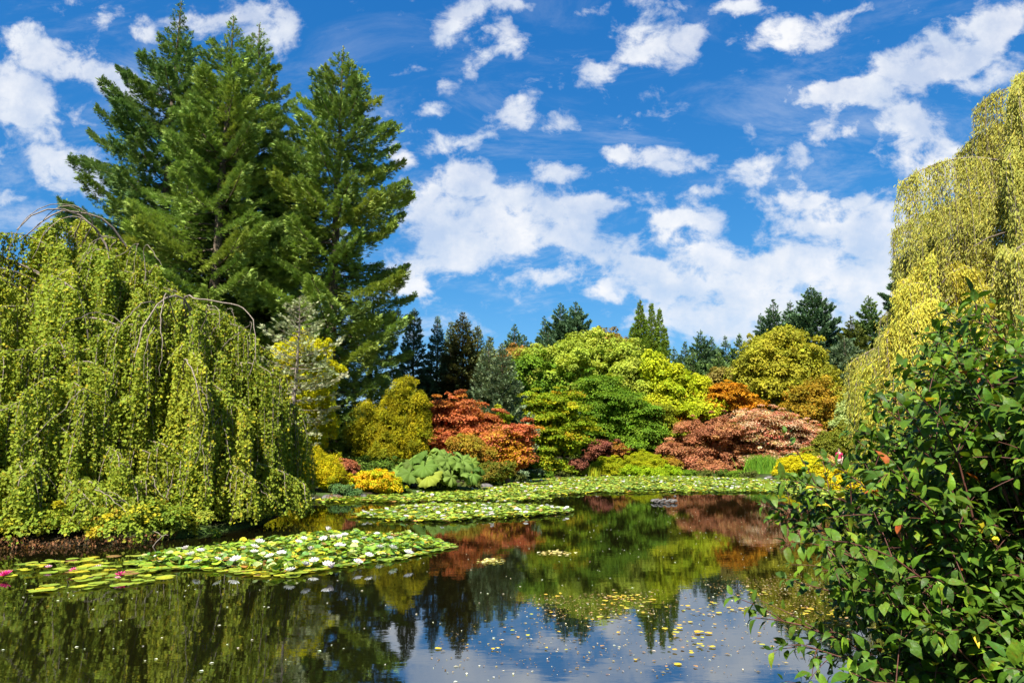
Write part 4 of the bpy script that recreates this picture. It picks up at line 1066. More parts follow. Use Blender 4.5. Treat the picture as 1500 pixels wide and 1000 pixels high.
def shade_tree():
    base = np.array([2.6, -4.2, gz(2.6, -4.2)])
    root = thing('shade_tree', 'green tree on the bank behind the viewpoint that shades the leafy bush', 'tree', base)
    mb = MB(); bl = [(2.9, -3.6, 7.6, 2.0, 1.7, 1.3), (4.6, -3.8, 7.0, 1.7, 1.5, 1.2), (3.6, -4.2, 9.0, 2.0, 1.5, 1.2), (5.6, -4.2, 8.4, 1.4, 1.3, 1.1)]
    C, Nn = foliage(mb, bl, GREEN, .14, .5, 110, 60)
    mb.build('crown', M['leaf'], root, base)
    tb = MB(); trunk_limbs(tb, base - [0, 0, .3], base + [1.0, 0, 6.5], .2, C[rng.choice(len(C), 24, replace=False)]); tb.build('trunk', M['bark'], root, base, smooth=True, tint=False)
shade_tree()
# ---------------- water lilies
def inpoly(x, y, poly):
    poly = np.asarray(poly, float); ins = np.zeros(x.shape, bool)
    for (ax, ay), (bx_, by_) in zip(poly, np.roll(poly, -1, axis=0)):
        c = ((ay > y) != (by_ > y)); xi = ax + (y - ay) / (by_ - ay + 1e-12) * (bx_ - ax); ins ^= c & (x < xi)
    return ins
def ground_poly(px, n):
    """n random points, uniform over the world area whose outline is px in the photograph"""
    w = np.array([G(*p) for p in px])
    lo, hi = w.min(0), w.max(0); res = np.zeros((0, 2))
    while len(res) < n:
        q = rng.uniform(lo, hi, (n * 2, 2)); q = q[inpoly(q[:, 0], q[:, 1], w)]
        res = np.concatenate([res, q])
    return res[:n]
def pad_tpl(nA=18, cup=.0, wav=.02, notch=.28, seed=0):
    r_ = np.random.default_rng(seed)
    th = np.linspace(notch * .5, 2 * math.pi - notch * .5, nA)
    rim = 1 + .04 * np.sin(th * 2 + r_.random() * 6) + r_.normal(0, .012, nA)
    V = [[0, 0, 0]]
    for rr in (.5, 1.0):
        for i, a in enumerate(th):
            V.append([.5 * rr * rim[i] * math.cos(a), .5 * rr * rim[i] * math.sin(a), cup * rr ** 2 + wav * rr * math.sin(3 * a + seed) + (.6 * cup * rr * rr * math.cos(2 * a + seed))])
    T = [[0, 1 + i, 2 + i] for i in range(nA - 1)]
    Q = [[1 + i, 1 + nA + i, 2 + nA + i, 2 + i] for i in range(nA - 1)]
    return np.array(V), np.array(Q), np.array(T)
PADC = [(5, (.11, .185, .020)), (4, (.165, .225, .026)), (3.5, (.06, .125, .025)), (1.3, (.27, .245, .02)), (.5, (.22, .12, .04)), (1.2, (.24, .29, .13))]
PADF = [(5, (.13, .19, .028)), (4, (.18, .235, .034)), (2.5, (.07, .125, .028)), (1, (.30, .28, .025)), (.5, (.22, .14, .05))]
near_px = [(185, 826), (215, 812), (290, 806), (345, 796), (420, 788), (480, 780), (520, 781), (570, 784), (610, 783), (640, 791), (672, 801), (625, 812), (585, 820), (540, 826), (480, 834), (430, 846), (390, 846), (340, 840), (290, 834), (255, 834), (225, 838)]
left_px = [(-30, 852), (30, 830), (90, 824), (150, 822), (200, 815), (240, 826), (255, 836), (232, 842), (170, 860), (110, 852), (60, 840), (20, 845)]
front_px = [(40, 868), (75, 856), (120, 858), (200, 848), (255, 842), (258, 848), (200, 858), (130, 864), (70, 870)]
mid_px = [(510, 757), (560, 748), (600, 742), (660, 739), (740, 739), (790, 743), (835, 748), (838, 752), (780, 757), (700, 762), (640, 766), (570, 763)]
far_px = [(440, 736), (520, 728), (600, 725), (690, 719), (740, 711), (790, 702), (860, 699), (940, 698), (1030, 699), (1100, 702), (1160, 706), (1220, 714), (1260, 724), (1210, 726), (1150, 722), (1060, 721), (980, 722), (880, 722), (800, 726), (805, 732), (740, 736), (660, 735), (600, 737), (520, 736)]
right_px = [(1150, 722), (1260, 722), (1330, 742), (1380, 765), (1340, 770), (1260, 750), (1180, 735)]

def pad_mesh(name, tpl, c):
    mb = MB(); mb.add(tpl[0], tpl[1], tpl[2], np.tile(c, (len(tpl[0]), 1)) * np.clip(rng.normal(1, .05, (len(tpl[0]), 1)), .8, 1.2))
    o = mb.build(name, M['pad'], smooth=True)
    me = o.data; bpy.data.objects.remove(o); me.use_fake_user = False
    return me
FLATC = [('green', (.15, .22, .03)), ('light green', (.21, .26, .03)), ('light green', (.22, .27, .03)), ('yellowish', (.30, .30, .03)), ('green', (.16, .21, .035)), ('yellowish', (.32, .28, .025)), ('light green', (.20, .26, .04)),
         ('green', (.12, .20, .03)), ('light green', (.21, .25, .03)), ('yellowish', (.28, .30, .03)), ('green', (.14, .22, .03)), ('reddish brown', (.17, .10, .045)), ('light green', (.2, .25, .03)), ('green', (.16, .22, .03))]
flat_meshes = [pad_mesh('lily_pad', pad_tpl(20, .02, .012, .2, s), palcol([(1, FLATC[s][1])], 1, .06)[0]) for s in range(14)]
cup_meshes = [pad_mesh('lily_leaf', pad_tpl(20, .12 + .05 * (s % 4), .03, .2, s), palcol([PADC[s % len(PADC)]], 1, .10)[0]) for s in range(22)]
CUPN = ['green', 'light green', 'dark green', 'yellow', 'brownish', 'pale green']
def third(x, a, b):
    return ['left end', 'middle', 'right end'][int(np.clip((x - a) / (b - a) * 3, 0, 2))]
def place_mesh(name, me, loc, rot, sc, label, cat, group):
    o = bpy.data.objects.new(name, me); o.location = loc; o.rotation_euler = rot; o.scale = (sc, sc, sc)
    col.objects.link(o)
    return tag(o, label, cat, group)
# raft in front of the beeches: the nearest leaves are things of their own, the rest one mass
pts = ground_poly(near_px, 3600)
order = np.argsort(pts[:, 1]); pts = pts[order]
w_near = np.array([G(*p) for p in near_px])
def edge_dist(P, poly):
    best = np.full(len(P), 1e9)
    for a, b in zip(poly, np.roll(poly, -1, axis=0)):
        v = b - a; t = np.clip(((P - a) @ v) / (v @ v), 0, 1); best = np.minimum(best, np.linalg.norm(P - a - t[:, None] * v, axis=1))
    return best
ed = edge_dist(pts, w_near)
lay = 0
nind = 0
mass = MB()
for i, (x, y) in enumerate(pts):
    raised = ed[i] > .28 and rng.random() < .8
    sz = rng.uniform(.105, .19)
    if raised: z = rng.uniform(.03, .13); tilt = rng.uniform(.1, .7)
    else: z = .012 + .0011 * (i % 25); tilt = .015
    az = rng.random() * 6.283
    if nind < 180:
        nind += 1
        if raised:
            lab_ = f'{CUPN[(i % len(cup_meshes)) % len(PADC)]} lily leaf standing up at the {third(x / y, w_near[:, 0].min() / 13, w_near[:, 0].max() / 16)} of the near raft'
            place_mesh('lily_leaf', cup_meshes[i % len(cup_meshes)], (x, y, z), (tilt * math.cos(az), tilt * math.sin(az), rng.random() * 6.283), sz,
                       lab_, 'lily pad', lab_.replace('lily leaf', 'lily leaves'))
        else:
            lab_ = f'{FLATC[i % len(flat_meshes)][0]} lily pad floating flat at the {third(x / y, w_near[:, 0].min() / 13, w_near[:, 0].max() / 16)} of the near raft'
            place_mesh('lily_pad', flat_meshes[i % len(flat_meshes)], (x, y, z), (tilt * math.cos(az), tilt * math.sin(az), rng.random() * 6.283), sz,
                       lab_, 'lily pad', lab_.replace('lily pad', 'lily pads'))
    else:
        n1 = np.array([[math.cos(az) * tilt, math.sin(az) * tilt, 1.0]]); yy = rdir(1) * [1, 1, .1]
        stamp(mass, pad_tpl(12, .05 + .1 * rng.random() if raised else .01, .03, .2, i % 9), np.array([[x, y, z]]), yy, n1, sz, palcol(PADC, 1, .16))
tag(mass.build('lily_pad_mass', M['pad'], smooth=True), 'crowded green lily leaves filling the back of the raft before the beeches', 'lily pads', kind='stuff')
for px, n, zz in ((left_px, 90, .010), (front_px, 28, .011)):
    pp = ground_poly(px, n)
    for i, (x, y) in enumerate(pp):
        q_ = int(rng.integers(len(flat_meshes)))
        lab_ = f"{FLATC[q_][0]} lily pad {'among the pink flowers' if px is left_px else 'in the short row nearest the viewer'} at the lower left"
        place_mesh('lily_pad', flat_meshes[q_], (x, y, zz + .0013 * i), (.01, .01, rng.random() * 6.283), rng.uniform(.15, .28),
                   lab_, 'lily pad', lab_.replace('lily pad', 'lily pads'))
for px, n, s0, s1, lab in ((mid_px, 2400, .16, .28, 'middle strip of lily pads dotted with white flowers'),
                           (far_px, 16000, .18, .34, 'broad far raft of lily pads along the opposite bank'),
                           (right_px, 1400, .18, .32, 'lily pads along the right bank behind the leafy bush')):
    pp = ground_poly(px, n); mb = MB()
    if px is far_px:
        # openings of dark water in the far raft
        hol = np.sin(pp[:, 0] * .55 + 1.2 * np.sin(pp[:, 1] * .35)) * np.sin(pp[:, 1] * .6 + pp[:, 0] * .13)
        pp = pp[(hol < .80)]; n = len(pp)
    t8 = pad_tpl(9, .12, .03, .2, 3)
    tl = rng.normal(0, .16, (n, 2))
    nr = np.concatenate([tl, np.ones((n, 1))], 1)
    yy = rdir(n) * [1, 1, 0]
    P = np.concatenate([pp, rng.uniform(.012, .09, (n, 1))], 1)
    stamp(mb, t8, P, yy, nr, rng.uniform(s0, s1, n), palcol(PADF, n, .22))
    tag(mb.build('lily_pad_mass', M['pad'], smooth=True), lab, 'lily pads', kind='stuff')

# flowers
def flower_mesh(name, cpet, ccen, rings=((9, .5, 18), (8, .40, 42), (6, .28, 64)), wide=.42):
    mb = MB()
    for n, ln, el in rings:
        a = np.arange(n) / n * 6.283 + rng.random()
        e = R(el)
        Y = np.stack([np.cos(a) * math.cos(e), np.sin(a) * math.cos(e), np.full(n, math.sin(e))], 1)
        Z = np.stack([-np.cos(a) * math.sin(e), -np.sin(a) * math.sin(e), np.full(n, math.cos(e))], 1)
        V0, Q0, T0 = _bigleaf(wide * .6, -.35, -.12)
        stamp(mb, (V0, Q0, T0), np.zeros((n, 3)) + [0, 0, .02], Y, Z, ln, np.tile(cpet, (n, 1)) * rng.uniform(.9, 1.1, (n, 1)))
    n = 14; a = np.arange(n) * 2.4
    Y = np.stack([np.cos(a) * .35, np.sin(a) * .35, np.full(n, 1.)], 1)
    stamp(mb, SLIVER, np.zeros((n, 3)) + [0, 0, .03], Y, rdir(n), .2, np.tile(ccen, (n, 1)))
    o = mb.build(name, M['petal']); me = o.data; bpy.data.objects.remove(o)
    return me
white_m = [flower_mesh('white_water_lily', (.82, .80, .76), (.6, .42, .03)) for _ in range(3)] + [flower_mesh('white_water_lily', (.80, .72, .68), (.6, .42, .03), ((8, .5, 40), (7, .42, 62), (4, .3, 78)))]
pink_m = [flower_mesh('pink_water_lily', c, (.7, .4, .03), wide=.36) for c in ((.62, .04, .20), (.70, .10, .28), (.75, .42, .48))]
wh_near = [(437, 800), (380, 797), (372, 806), (356, 803), (272, 806), (278, 812), (290, 826), (318, 825), (345, 824), (372, 815), (412, 813), (425, 835), (448, 834), (479, 833), (486, 833), (293, 809), (480, 781), (487, 790), (474, 790), (497, 789), (502, 800), (455, 806), (520, 797), (556, 805), (571, 794), (598, 815), (552, 784), (533, 789), (505, 786), (540, 819), (524, 823), (496, 801), (575, 809), (445, 790), (460, 823), (395, 820)]
for p in wh_near:
    x, y = G(*p, z=.12)
    place_mesh('water_lily', white_m[rng.integers(4)], (x, y, rng.uniform(.10, .2)), (rng.normal(0, .2), rng.normal(0, .2), rng.random() * 6), rng.uniform(.17, .25),
               ('large' if p[1] > 820 else 'white') + ' open water lily at the ' + ['left end', 'middle', 'right end'][min(2, int((p[0] - 260) / 115))] + (' of the front edge' if p[1] > 820 else ' of the back half' if p[1] < 800 else ' of the centre line') + ' of the near raft',
               'water lily', 'white water lilies at the ' + ['left end', 'middle', 'right end'][min(2, int((p[0] - 260) / 115))] + (', front edge' if p[1] > 820 else ', back half' if p[1] < 800 else ', centre line'))
for px, n, sz, lab, gr in ((mid_px, 70, .17, 'small white water lily on the middle strip of pads', 'white water lilies on the middle strip'),
                           (far_px, 150, .21, 'tiny white water lily on the far raft of pads', 'white water lilies on the far raft')):
    for x, y in ground_poly(px, n):
        place_mesh('water_lily', white_m[rng.integers(4)], (x, y, rng.uniform(.08, .16)), (rng.normal(0, .2), rng.normal(0, .2), rng.random() * 6), sz * rng.uniform(.75, 1.3),
                   lab + ', towards its ' + third(x / y, G(px[0][0], px[0][1])[0] / G(*px[0])[1], .30 if px is far_px else .06), 'water lily', gr + ', ' + third(x / y, G(px[0][0], px[0][1])[0] / G(*px[0])[1], .30 if px is far_px else .06))
PK = [(8, 842, 0, .26, 'crimson water lily at the very left edge of the pond'), (178, 843, 0, .26, 'crimson water lily in front, nearest the dark curled leaf'),
      (108, 824, 1, .20, 'pink water lily farthest back, beside the pale leaf'), (108, 835, 1, .18, 'pink water lily directly in front of the farthest pink one'),
      (145, 831, 2, .18, 'pale pink water lily, right one of the touching pair'), (136, 833, 2, .15, 'pale pink water lily, left one of the touching pair'),
      (71, 830, 2, .14, 'small faded pink water lily bud between the edge and the pair'), (172, 846, 2, .12, 'little pale bud just left of the front crimson flower')]
for x_, y_, k, s, lab in PK:
    x, y = G(x_, y_, z=.06)
    place_mesh('pink_water_lily', pink_m[k], (x, y, .05), (rng.normal(0, .15), rng.normal(0, .15), rng.random() * 6), s, lab, 'water lily', 'pink water lilies at the lower left')

# ---------------- yellow leaves and bits floating on the water
def leaf_on_water(name, c, T):
    mb = MB(); V = T[0].copy(); V[:, 1] -= .5; mb.add(V, T[1], T[2], np.tile(c, (len(V), 1))); o = mb.build(name, M['pad']); me = o.data; bpy.data.objects.remove(o); return me
YL = [(.52, .42, .03), (.60, .40, .03), (.42, .42, .04), (.50, .30, .06), (.35, .2, .08), (.5, .38, .2)]
tiny = [leaf_on_water('floating_leaf', c, _bigleaf(.33 + .06 * (i % 3), .10, -.02)) for i, c in enumerate(YL)]
ypad = [pad_mesh('floating_leaf', pad_tpl(16, .02, .02, .25, 30 + s), np.array(YL[s % 3]) * 1.0) for s in range(5)]
float_px = [([(640, 925), (700, 918), (770, 905), (800, 890), (780, 875), (850, 865), (940, 872), (980, 900), (930, 925), (860, 935), (770, 935), (680, 945), (650, 935)], 95),
            ([(990, 895), (1060, 880), (1140, 905), (1160, 950), (1120, 972), (1030, 960), (960, 940)], 62),
            ([(1070, 860), (1180, 850), (1260, 870), (1300, 900), (1200, 915), (1110, 890)], 60),
            ([(620, 960), (700, 930), (800, 940), (900, 950), (1000, 965), (1000, 995), (800, 995), (640, 990)], 14)]
for q, (px, n) in enumerate(float_px):
    cl = ground_poly(px, max(6, n // 7)); pp = cl[rng.integers(len(cl), size=n)] + rng.normal(0, .20, (n, 2))
    for i, (x, y) in enumerate(pp):
        pad = rng.random() < .4
        me = ypad[rng.integers(5)] if pad else tiny[rng.integers(len(tiny))]
        place_mesh('floating_leaf', me, (x, y, .006 + .0007 * (i % 40)), (0, 0, rng.random() * 6.283), rng.uniform(.035, .085) if pad else rng.uniform(.03, .065),
                   ('small round pad: ' if pad else 'small fallen leaf: ') + ['yellow leaf floating on the reflected sky left of centre', 'yellow-green pad afloat right of centre on the reflected clouds',
                    'floating leaf in the drift beside the leafy near bush', 'stray leaf near the bottom edge of the pond'][q],
                   'floating leaf', ['yellow leaves afloat left of centre', 'yellow pads afloat right of centre', 'leaves in the drift by the near bush', 'stray leaves near the bottom edge'][q] + (', round pads' if pad else ', fallen leaves'))
# fine debris
mb = MB()
for px, n in (([(640, 930), (790, 880), (900, 860), (1060, 865), (1200, 845), (1320, 900), (1200, 990), (620, 990)], 1500),
              ([(760, 872), (950, 868), (960, 900), (780, 910)], 500), ([(1020, 850), (1240, 835), (1280, 870), (1060, 872)], 700), ([(1090, 850), (1280, 860), (1300, 900), (1140, 905)], 500)):
    pp = ground_poly(px, n)
    stamp(mb, DIAMOND, np.concatenate([pp, rng.uniform(.003, .008, (n, 1))], 1), rdir(n) * [1, 1, 0], np.tile([0, 0, 1.], (n, 1)), rng.uniform(.012, .038, n) * rng.choice([1, 1, 1, 1.7], n),
          palcol([(3, (.20, .14, .08)), (2, (.3, .22, .09)), (2, (.16, .10, .06)), (1, (.5, .45, .4))], n, .3), .35)
tag(mb.build('floating_debris', M['leaf']), 'fine brown and yellow bits drifting on the open water', 'debris', kind='stuff')
mb = MB(); pp = ground_poly([(0, 1000), (0, 850), (430, 850), (700, 800), (1000, 740), (1150, 760), (1150, 850), (800, 1000)], 220)
stamp(mb, DIAMOND, np.concatenate([pp, np.full((220, 1), .005)], 1), rdir(220) * [1, 1, 0], np.tile([0, 0, 1.], (220, 1)), rng.uniform(.02, .05, 220), palcol([(1, (.55, .55, .5))], 220), .7)
tag(mb.build('floating_fluff', M['leaf']), 'scattered pale specks of fluff on the dark water', 'debris', kind='stuff')
# two little drifts of pale leaves in mid pond
for (cx_, cy_, wd), lab in (((716, 822, 17), 'pale drift of leaves afloat left of the pond centre'), ((816, 810, 22), 'pale drift of leaves afloat at the pond centre')):
    a = G(cx_, cy_); n = 60; mb = MB(); sx = wd * a[1] / 1000
    P = np.stack([rng.normal(0, sx * .5, n), rng.normal(0, .12, n), rng.uniform(.004, .02, n)], 1)
    stamp(mb, DIAMOND, P, rdir(n) * [1, 1, .1], rdir(n) * .2 + [0, 0, 1], rng.uniform(.05, .13, n), palcol([(2, (.42, .36, .16)), (1, (.3, .26, .1)), (1, (.5, .45, .3))], n), .7)
    o = mb.build('leaf_drift', M['leaf']); o.location = (a[0], a[1], 0); tag(o, lab, 'leaf drift', kind='stuff')

# ---------------- things in and by the water
def fountain():
    a = G(973, 736); sx = 15 * a[1] / 1000
    root = thing('floating_ring', 'low grey ring lying in the water in front of the dusty dome maple', 'pond ring', (a[0], a[1], 0))
    mb = MB(); n = 34
    th = np.linspace(0, 2 * math.pi, n + 1)
    path = np.stack([np.cos(th) * sx, np.sin(th) * sx * .9, .04 + .015 * np.sin(th * 6)], 1)
    tubes(mb, path, np.full(n + 1, .025) + rng.normal(0, .008, n + 1), 8)
    mb.build('rim', M['rock'], root, smooth=True, tint=False)
    for k in range(9):
        b = MB(); a_ = k / 9 * 6.283; c = np.array([math.cos(a_) * sx, math.sin(a_) * sx * .9, .05])
        tubes(b, np.array([c - [.12, 0, 0], c + [-.06, 0, .05], c + [.06, 0, .06], c + [.12, 0, 0]]), [.02, .045, .045, .02], 7)
        b.build('float_block', M['rock'], root, smooth=True, tint=False)
fountain()
def rock(loc, s, lab, squash=.6):
    n, m = 14, 9
    th = np.linspace(0, 2 * math.pi, n, endpoint=False); ph = np.linspace(0, math.pi, m)
    V = []
    ax = rdir(6); 
    for p in ph:
        for t in th:
            d = np.array([math.sin(p) * math.cos(t), math.sin(p) * math.sin(t), math.cos(p)])
            r = 1 + .22 * sum(np.tanh(3 * (d @ a)) * w for a, w in zip(ax, (.5, -.4, .4, .3, -.4, .3)))
            V.append(d * r * s * np.array([1.2, 1, squash]))
    i = np.arange(m - 1)[:, None] * n + np.arange(n)[None]; j = np.arange(m - 1)[:, None] * n + (np.arange(n)[None] + 1) % n
    Q = np.stack([i, j, j + n, i + n], -1).reshape(-1, 4)
    o = MB().add(V, Q).build('shore_rock', M['rock'], smooth=True, tint=False); o.location = [float(a) for a in loc]; o.rotation_euler = (0, 0, rng.random() * 6)
    tag(o, lab, 'rock', 'rocks along the water edge')
for x_, y_, s, lab in ((712, 716, .35, 'brownish rock at the lily edge right of the giant-leaved plant'), (478, 731, .38, 'dark rock under the golden shrub'), (492, 730, .28, 'small rock right of the one under the golden shrub'),
                    (530, 729, .25, 'rock at the water under the yellow and orange shrub'), (870, 697, .4, 'pale rock left of the lower green mound'), (1128, 702, .4, 'rock beside the reed clump')):
    a = G(x_, y_); rock((a[0], a[1] + .1, .05), s, lab)
# dead branch sticking out of the water
a = G(222, 800); root = thing('dead_branch', 'bare grey forked twig poking out of the water by the beech', 'branch', (a[0], a[1], 0))
mb = MB(); tubes(mb, np.array([[0, 0, -.05], [.1, 0, .1], [.22, 0, .22], [.12, 0, .3], [.0, 0, .34]]), [.014, .013, .012, .009, .005], 5); tubes(mb, np.array([[.22, 0, .22], [.3, 0, .26], [.36, 0, .24]]), [.01, .007, .004], 5)
mb.build('stick', M['palebark'], root, smooth=True, tint=False)
a = G(75, 870); 

# ---------------- people on the far path
def skin_body(name, verts, edges, radii, mat, parent, lev=2, rootv=0):
    me = bpy.data.meshes.new(name); me.from_pydata(verts, edges, []); o = bpy.data.objects.new(name, me); col.objects.link(o)
    m = o.modifiers.new('skin', 'SKIN'); me.skin_vertices[0].data[rootv].use_root = True
    for i, r in enumerate(radii):
        r = r if isinstance(r, tuple) else (r, r)
        me.skin_vertices[0].data[i].radius = r
    m.use_smooth_shade = True
    s = o.modifiers.new('sub', 'SUBSURF'); s.levels = lev; s.render_levels = lev
    me.materials.append(mat); o.parent = parent
    return o
def person(label, loc, rz, H, top_c, leg_c, hair_c, cap=False):
    k = H / 1.7
    root = thing('person', label, 'person', loc); root.rotation_euler = (0, 0, rz); root.scale = (k, k, k)
    def m_(n, c, r=.8):
        return noise_mat(n, tuple(.85 * x for x in c), c, 6, r, .1)
    V = [(0, 0, .93), (0, .01, 1.08), (0, .01, 1.25), (0, .015, 1.40), (0, 0, 1.49), (0, -.01, 1.57), (0, -.012, 1.645),
         (-.09, 0, .88), (-.10, -.03, .48), (-.10, .03, .08), (-.11, -.11, .035), (.09, 0, .88), (.12, .10, .48), (.11, .18, .09), (.12, .06, .035),
         (-.17, .01, 1.39), (-.235, .04, 1.12), (-.23, -.06, .90), (-.225, -.10, .82), (.17, .01, 1.39), (.235, -.02, 1.12), (.21, -.14, .93), (.20, -.19, .86),
         (0, -.085, 1.585)]
    E = [(0, 1), (1, 2), (2, 3), (3, 4), (4, 5), (5, 6), (0, 7), (7, 8), (8, 9), (9, 10), (0, 11), (11, 12), (12, 13), (13, 14), (3, 15), (15, 16), (16, 17), (17, 18), (3, 19), (19, 20), (20, 21), (21, 22), (5, 23)]
    Rr = [(.14, .10), (.125, .09), (.145, .10), (.13, .085), .052, (.072, .088), (.062, .075), .085, .058, .042, .032, .085, .058, .042, .032, .052, .040, .030, .026, .052, .040, .030, .026, .018]
    skin_body('body', V, E, Rr, M['skin'], root)
    # fingers
    for hx, hy, hz in ((-.225, -.10, .80), (.20, -.20, .84)):
        fb_ = MB()
        for q in range(4):
            x0 = hx + (q - 1.5) * .004; y0 = hy + (q - 1.5) * .018
            tubes(fb_, np.array([[x0, y0, hz], [x0, y0 - .005, hz - .045], [x0, y0 - .02, hz - (.075 + .008 * (q in (1, 2)))]]), [.009, .0085, .006], 6)
        tubes(fb_, np.array([[hx, hy - .02, hz + .02], [hx, hy - .045, hz - .01], [hx, hy - .05, hz - .04]]), [.010, .009, .006], 6)
        fb_.build('hand', M['skin'], root, smooth=True, tint=False)
    skin_body('shirt', [V[0], V[1], V[2], V[3], (0, .005, 1.44), V[15], (-.215, .03, 1.22), V[19], (.215, -.005, 1.22)], [(0, 1), (1, 2), (2, 3), (3, 4), (3, 5), (5, 6), (3, 7), (7, 8)],
              [(.158, .118), (.14, .105), (.158, .115), (.145, .10), .068, .066, .058, .066, .058], m_('shirt_cloth', top_c), root)
    skin_body('trousers', [(0, 0, .95), V[7], V[8], (-.10, .02, .16), V[11], V[12], (.11, .16, .17)], [(0, 1), (1, 2), (2, 3), (0, 4), (4, 5), (5, 6)],
              [(.15, .112), .10, .075, .062, .10, .075, .062], m_('trouser_cloth', leg_c), root)
    # hair or cap: a shell over the back and top of the skull
    mb = MB(); n, mm_ = 16, 8
    ph = np.linspace(0, 1.75, mm_); th = np.linspace(0, 2 * math.pi, n, endpoint=False)
    VV = []
    for p in ph:
        for t in th:
            d = np.array([math.sin(p) * math.cos(t), math.sin(p) * math.sin(t), math.cos(p)])
            lim = 1.0 if d[1] > -.25 else .55
            pp_ = min(p, 1.75 * lim); d = np.array([math.sin(pp_) * math.cos(t), math.sin(pp_) * math.sin(t), math.cos(pp_)])
            VV.append(d * [.090, .108, .112] + [0, .0, 1.625])
    i = np.arange(mm_ - 1)[:, None] * n + np.arange(n)[None]; j = np.arange(mm_ - 1)[:, None] * n + (np.arange(n)[None] + 1) % n
    mb.add(VV, np.stack([i, i + n, j + n, j], -1).reshape(-1, 4))
    mb.build('cap' if cap else 'hair', m_('cap_cloth' if cap else 'hair_strands', hair_c), root, smooth=True, tint=False)
    # eyes and mouth
    for q, s in enumerate((-1, 1)):
        b = MB(); tubes(b, np.array([[s * .032 - .012, -.088, 1.615], [s * .032, -.094, 1.617], [s * .032 + .012, -.088, 1.615]]), [.003, .007, .003], 6)
        b.build('eye', m_('eye_dark', (.03, .02, .02)), root, smooth=True, tint=False)
    b = MB(); tubes(b, np.array([[-.022, -.084, 1.555], [0, -.09, 1.553], [.022, -.084, 1.555]]), [.003, .006, .003], 6); b.build('mouth', m_('lip', (.3, .08, .07)), root, smooth=True, tint=False)
p1 = W(1231, 690, 50.5); person('person in a maroon top standing beside the willow curtain', (p1[0], p1[1], gz(p1[0], p1[1])), R(-35), 1.72, (.42, .015, .08), (.45, .36, .28), (.16, .10, .06))
p2 = W(972, 684, 67); person('small distant person in a red top and blue cap by the mound', (p2[0], p2[1], gz(p2[0], p2[1])), R(60), 1.66, (.62, .05, .02), (.10, .06, .05), (.04, .08, .35), True)

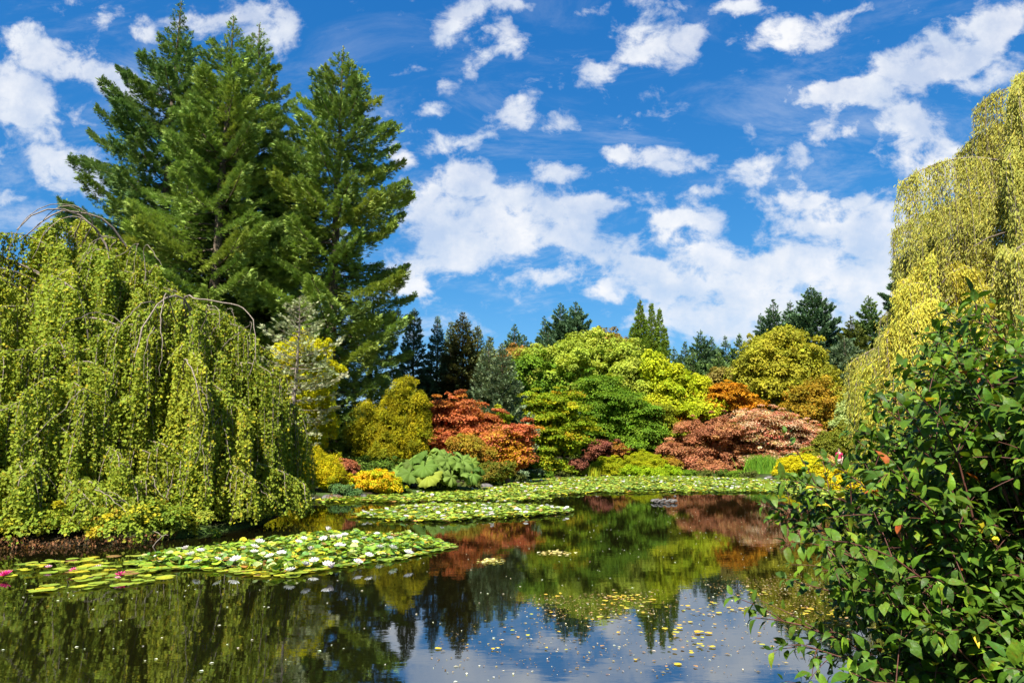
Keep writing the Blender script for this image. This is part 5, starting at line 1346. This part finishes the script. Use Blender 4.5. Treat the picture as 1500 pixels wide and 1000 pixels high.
# ---------------- the leafy bush on the near bank, right
def near_bush():
    base = np.array([3.7, 4.6, gz(3.7, 4.6)])
    root = thing('leafy_bush', 'near dark green bush with red stems filling the lower right corner', 'bush', base)
    hull = [(1140, 740), (1175, 715), (1210, 700), (1255, 672), (1290, 625), (1318, 590), (1335, 535), (1350, 500), (1362, 478), (1385, 450), (1410, 462), (1425, 515), (1470, 520), (1520, 508), (1680, 500), (1750, 620),
            (1750, 1150), (1290, 1150), (1215, 1010), (1195, 960), (1215, 930), (1190, 880), (1215, 850), (1180, 800), (1165, 770), (1150, 755)]
    hp = np.array(hull, float)
    n = 900
    q = np.zeros((0, 2))
    while len(q) < n:
        c = rng.uniform([1110, 440], [1750, 1150], (n * 3, 2))
        c = c[inpoly(c[:, 0], c[:, 1], hp)]
        # thin towards the pond, dense to the right
        keep = rng.random(len(c)) < np.clip((c[:, 0] - 1130) / 340, .16, 1) * np.clip((c[:, 1] - 420) / 170, .25, 1)
        q = np.concatenate([q, c[keep]])
    q = q[:n]
    # long single shoots seen in the photograph
    extra = np.array([(1388, 452), (1395, 480), (1355, 500), (1130, 742), (1122, 765), (1150, 700), (1120, 915), (1135, 935), (1160, 850), (1190, 985), (1205, 960), (1480, 488), (1445, 505), (1300, 600), (1262, 655), (1215, 690), (1178, 705), (1165, 795)], float)
    q = np.concatenate([q, extra])
    n = len(q)
    Dp = rng.uniform(3.5, 5.9, n) - .25 * (q[:, 0] > 1450)
    Dp[-len(extra):] = rng.uniform(4.0, 4.7, len(extra))
    tips = np.array([W(a, b, d) for (a, b), d in zip(q, Dp)])
    Cc, Yc, Zc, Sz = [], [], [], []
    stems, rad = [], []
    mb, sb = MB(), MB()
    LV, LY, LZ, LS, LC = [], [], [], [], []
    K = 12
    for i in range(n):
        tip = tips[i]
        bx_ = np.clip(tip[0] + rng.uniform(.35, 1.25), 2.6, 5.6) if tip[0] < 3.4 else np.clip(tip[0] + rng.normal(0, .4), 3.0, 6.2)
        by_ = np.clip(tip[1] + rng.normal(0, .25), 3.7, 5.3)
        b0 = np.array([bx_, by_, .15])
        ctrl = np.array([bx_ * .6 + tip[0] * .4, (by_ + tip[1]) / 2, max(tip[2] * .9, .15 + .65 * abs(tip[2])) + rng.uniform(-.05, .25)])
        if tip[2] < .6: ctrl[2] = .9
        path = bez(b0, ctrl, tip, K)
        # only the outer part leaves the dense middle; wood thins to the tip
        L = np.linalg.norm(tip - b0)
        stems.append(path + np.cumsum(rng.normal(0, .012, (K, 3)), axis=0) * np.linspace(0, 1, K)[:, None]); rad.append(np.linspace(.011, .0025, K) * rng.uniform(.7, 1.2))
    stems = np.array(stems); rad = np.array(rad)
    tubes(sb, stems, rad, 5)
    # side twigs
    tw, twr = [], []
    for i in range(n):
        for s in range(5):
            t = rng.uniform(.45, .95); f = t * (K - 1); j = int(f)
            p = stems[i, j] * (1 - (f - j)) + stems[i, min(j + 1, K - 1)] * (f - j)
            d = unit(stems[i, min(j + 1, K - 1)] - stems[i, max(j - 1, 0)])
            o = unit(d * .6 + rng.normal(0, .7, 3) + [0, 0, .25]); ln = rng.uniform(.14, .38)
            tw.append(bez(p, p + o * ln * .5 + [0, 0, .03], p + o * ln, 6)); twr.append(np.linspace(.004, .0015, 6))
    tw = np.array(tw); tubes(sb, tw, np.array(twr), 4)
    # opposite leaf pairs: along the last third of each stem and on all twigs
    def pairs(paths, t0, step, tipcluster=True):
        B, K_ = paths.shape[:2]
        for i in range(B):
            seg = np.linalg.norm(np.diff(paths[i], axis=0), axis=1).sum()
            ts = np.arange(t0, 1.0, step / max(seg, .05)); rot = rng.random() * 3.14
            for a, t in enumerate(np.r_[ts, 1.0]):
                f = min(t * (K_ - 1), K_ - 1.001); j = int(f)
                p = paths[i, j] * (1 - (f - j)) + paths[i, j + 1] * (f - j)
                d = unit(paths[i, j + 1] - paths[i, j])
                u_ = unit(np.cross(d, [.1, .2, 1])); w_ = np.cross(d, u_)
                an = rot + a * 1.57
                s = math.cos(an) * u_ + math.sin(an) * w_
                sizes = rng.uniform(.054, .098) * (.72 if t >= .999 else 1)
                for sg in (1, -1):
                    y = d * (.55 if t < .999 else 1.1) + s * sg + np.array([0, 0, -.10]) + rng.normal(0, .2, 3)
                    z = np.array([0, 0, 1.0]) + d * .35 - s * sg * .25 + rng.normal(0, .28, 3)
                    LV.append(p + unit(y) * .012); LY.append(y); LZ.append(z); LS.append(sizes * rng.uniform(.85, 1.15))
    pairs(stems, .66, .062)
    pairs(tw, .35, .075)
    LV, LY, LZ, LS = map(np.array, (LV, LY, LZ, LS))
    m = len(LV)
    pal = [(6, (.040, .082, .009)), (4, (.056, .105, .010)), (2, (.027, .058, .010)), (1.4, (.095, .15, .012)), (.08, (.35, .28, .02)), (.05, (.22, .06, .02))]
    c = palcol(pal, m, .14, .05)
    kind_ = rng.integers(0, 4, m)
    for k in range(4):
        s = kind_ == k
        stamp(mb, BIGS[k], LV[s], LY[s], LZ[s], LS[s] * 1.12, c[s])
    mb.build('foliage', M['gloss'], root, base, smooth=True)
    sb.build('stem', M['redstem'], root, base, smooth=True, tint=False)
    print('bush leaves', m)
near_bush()
print('objects', len(bpy.data.objects), 'faces', sum(len(m.polygons) for m in bpy.data.meshes))
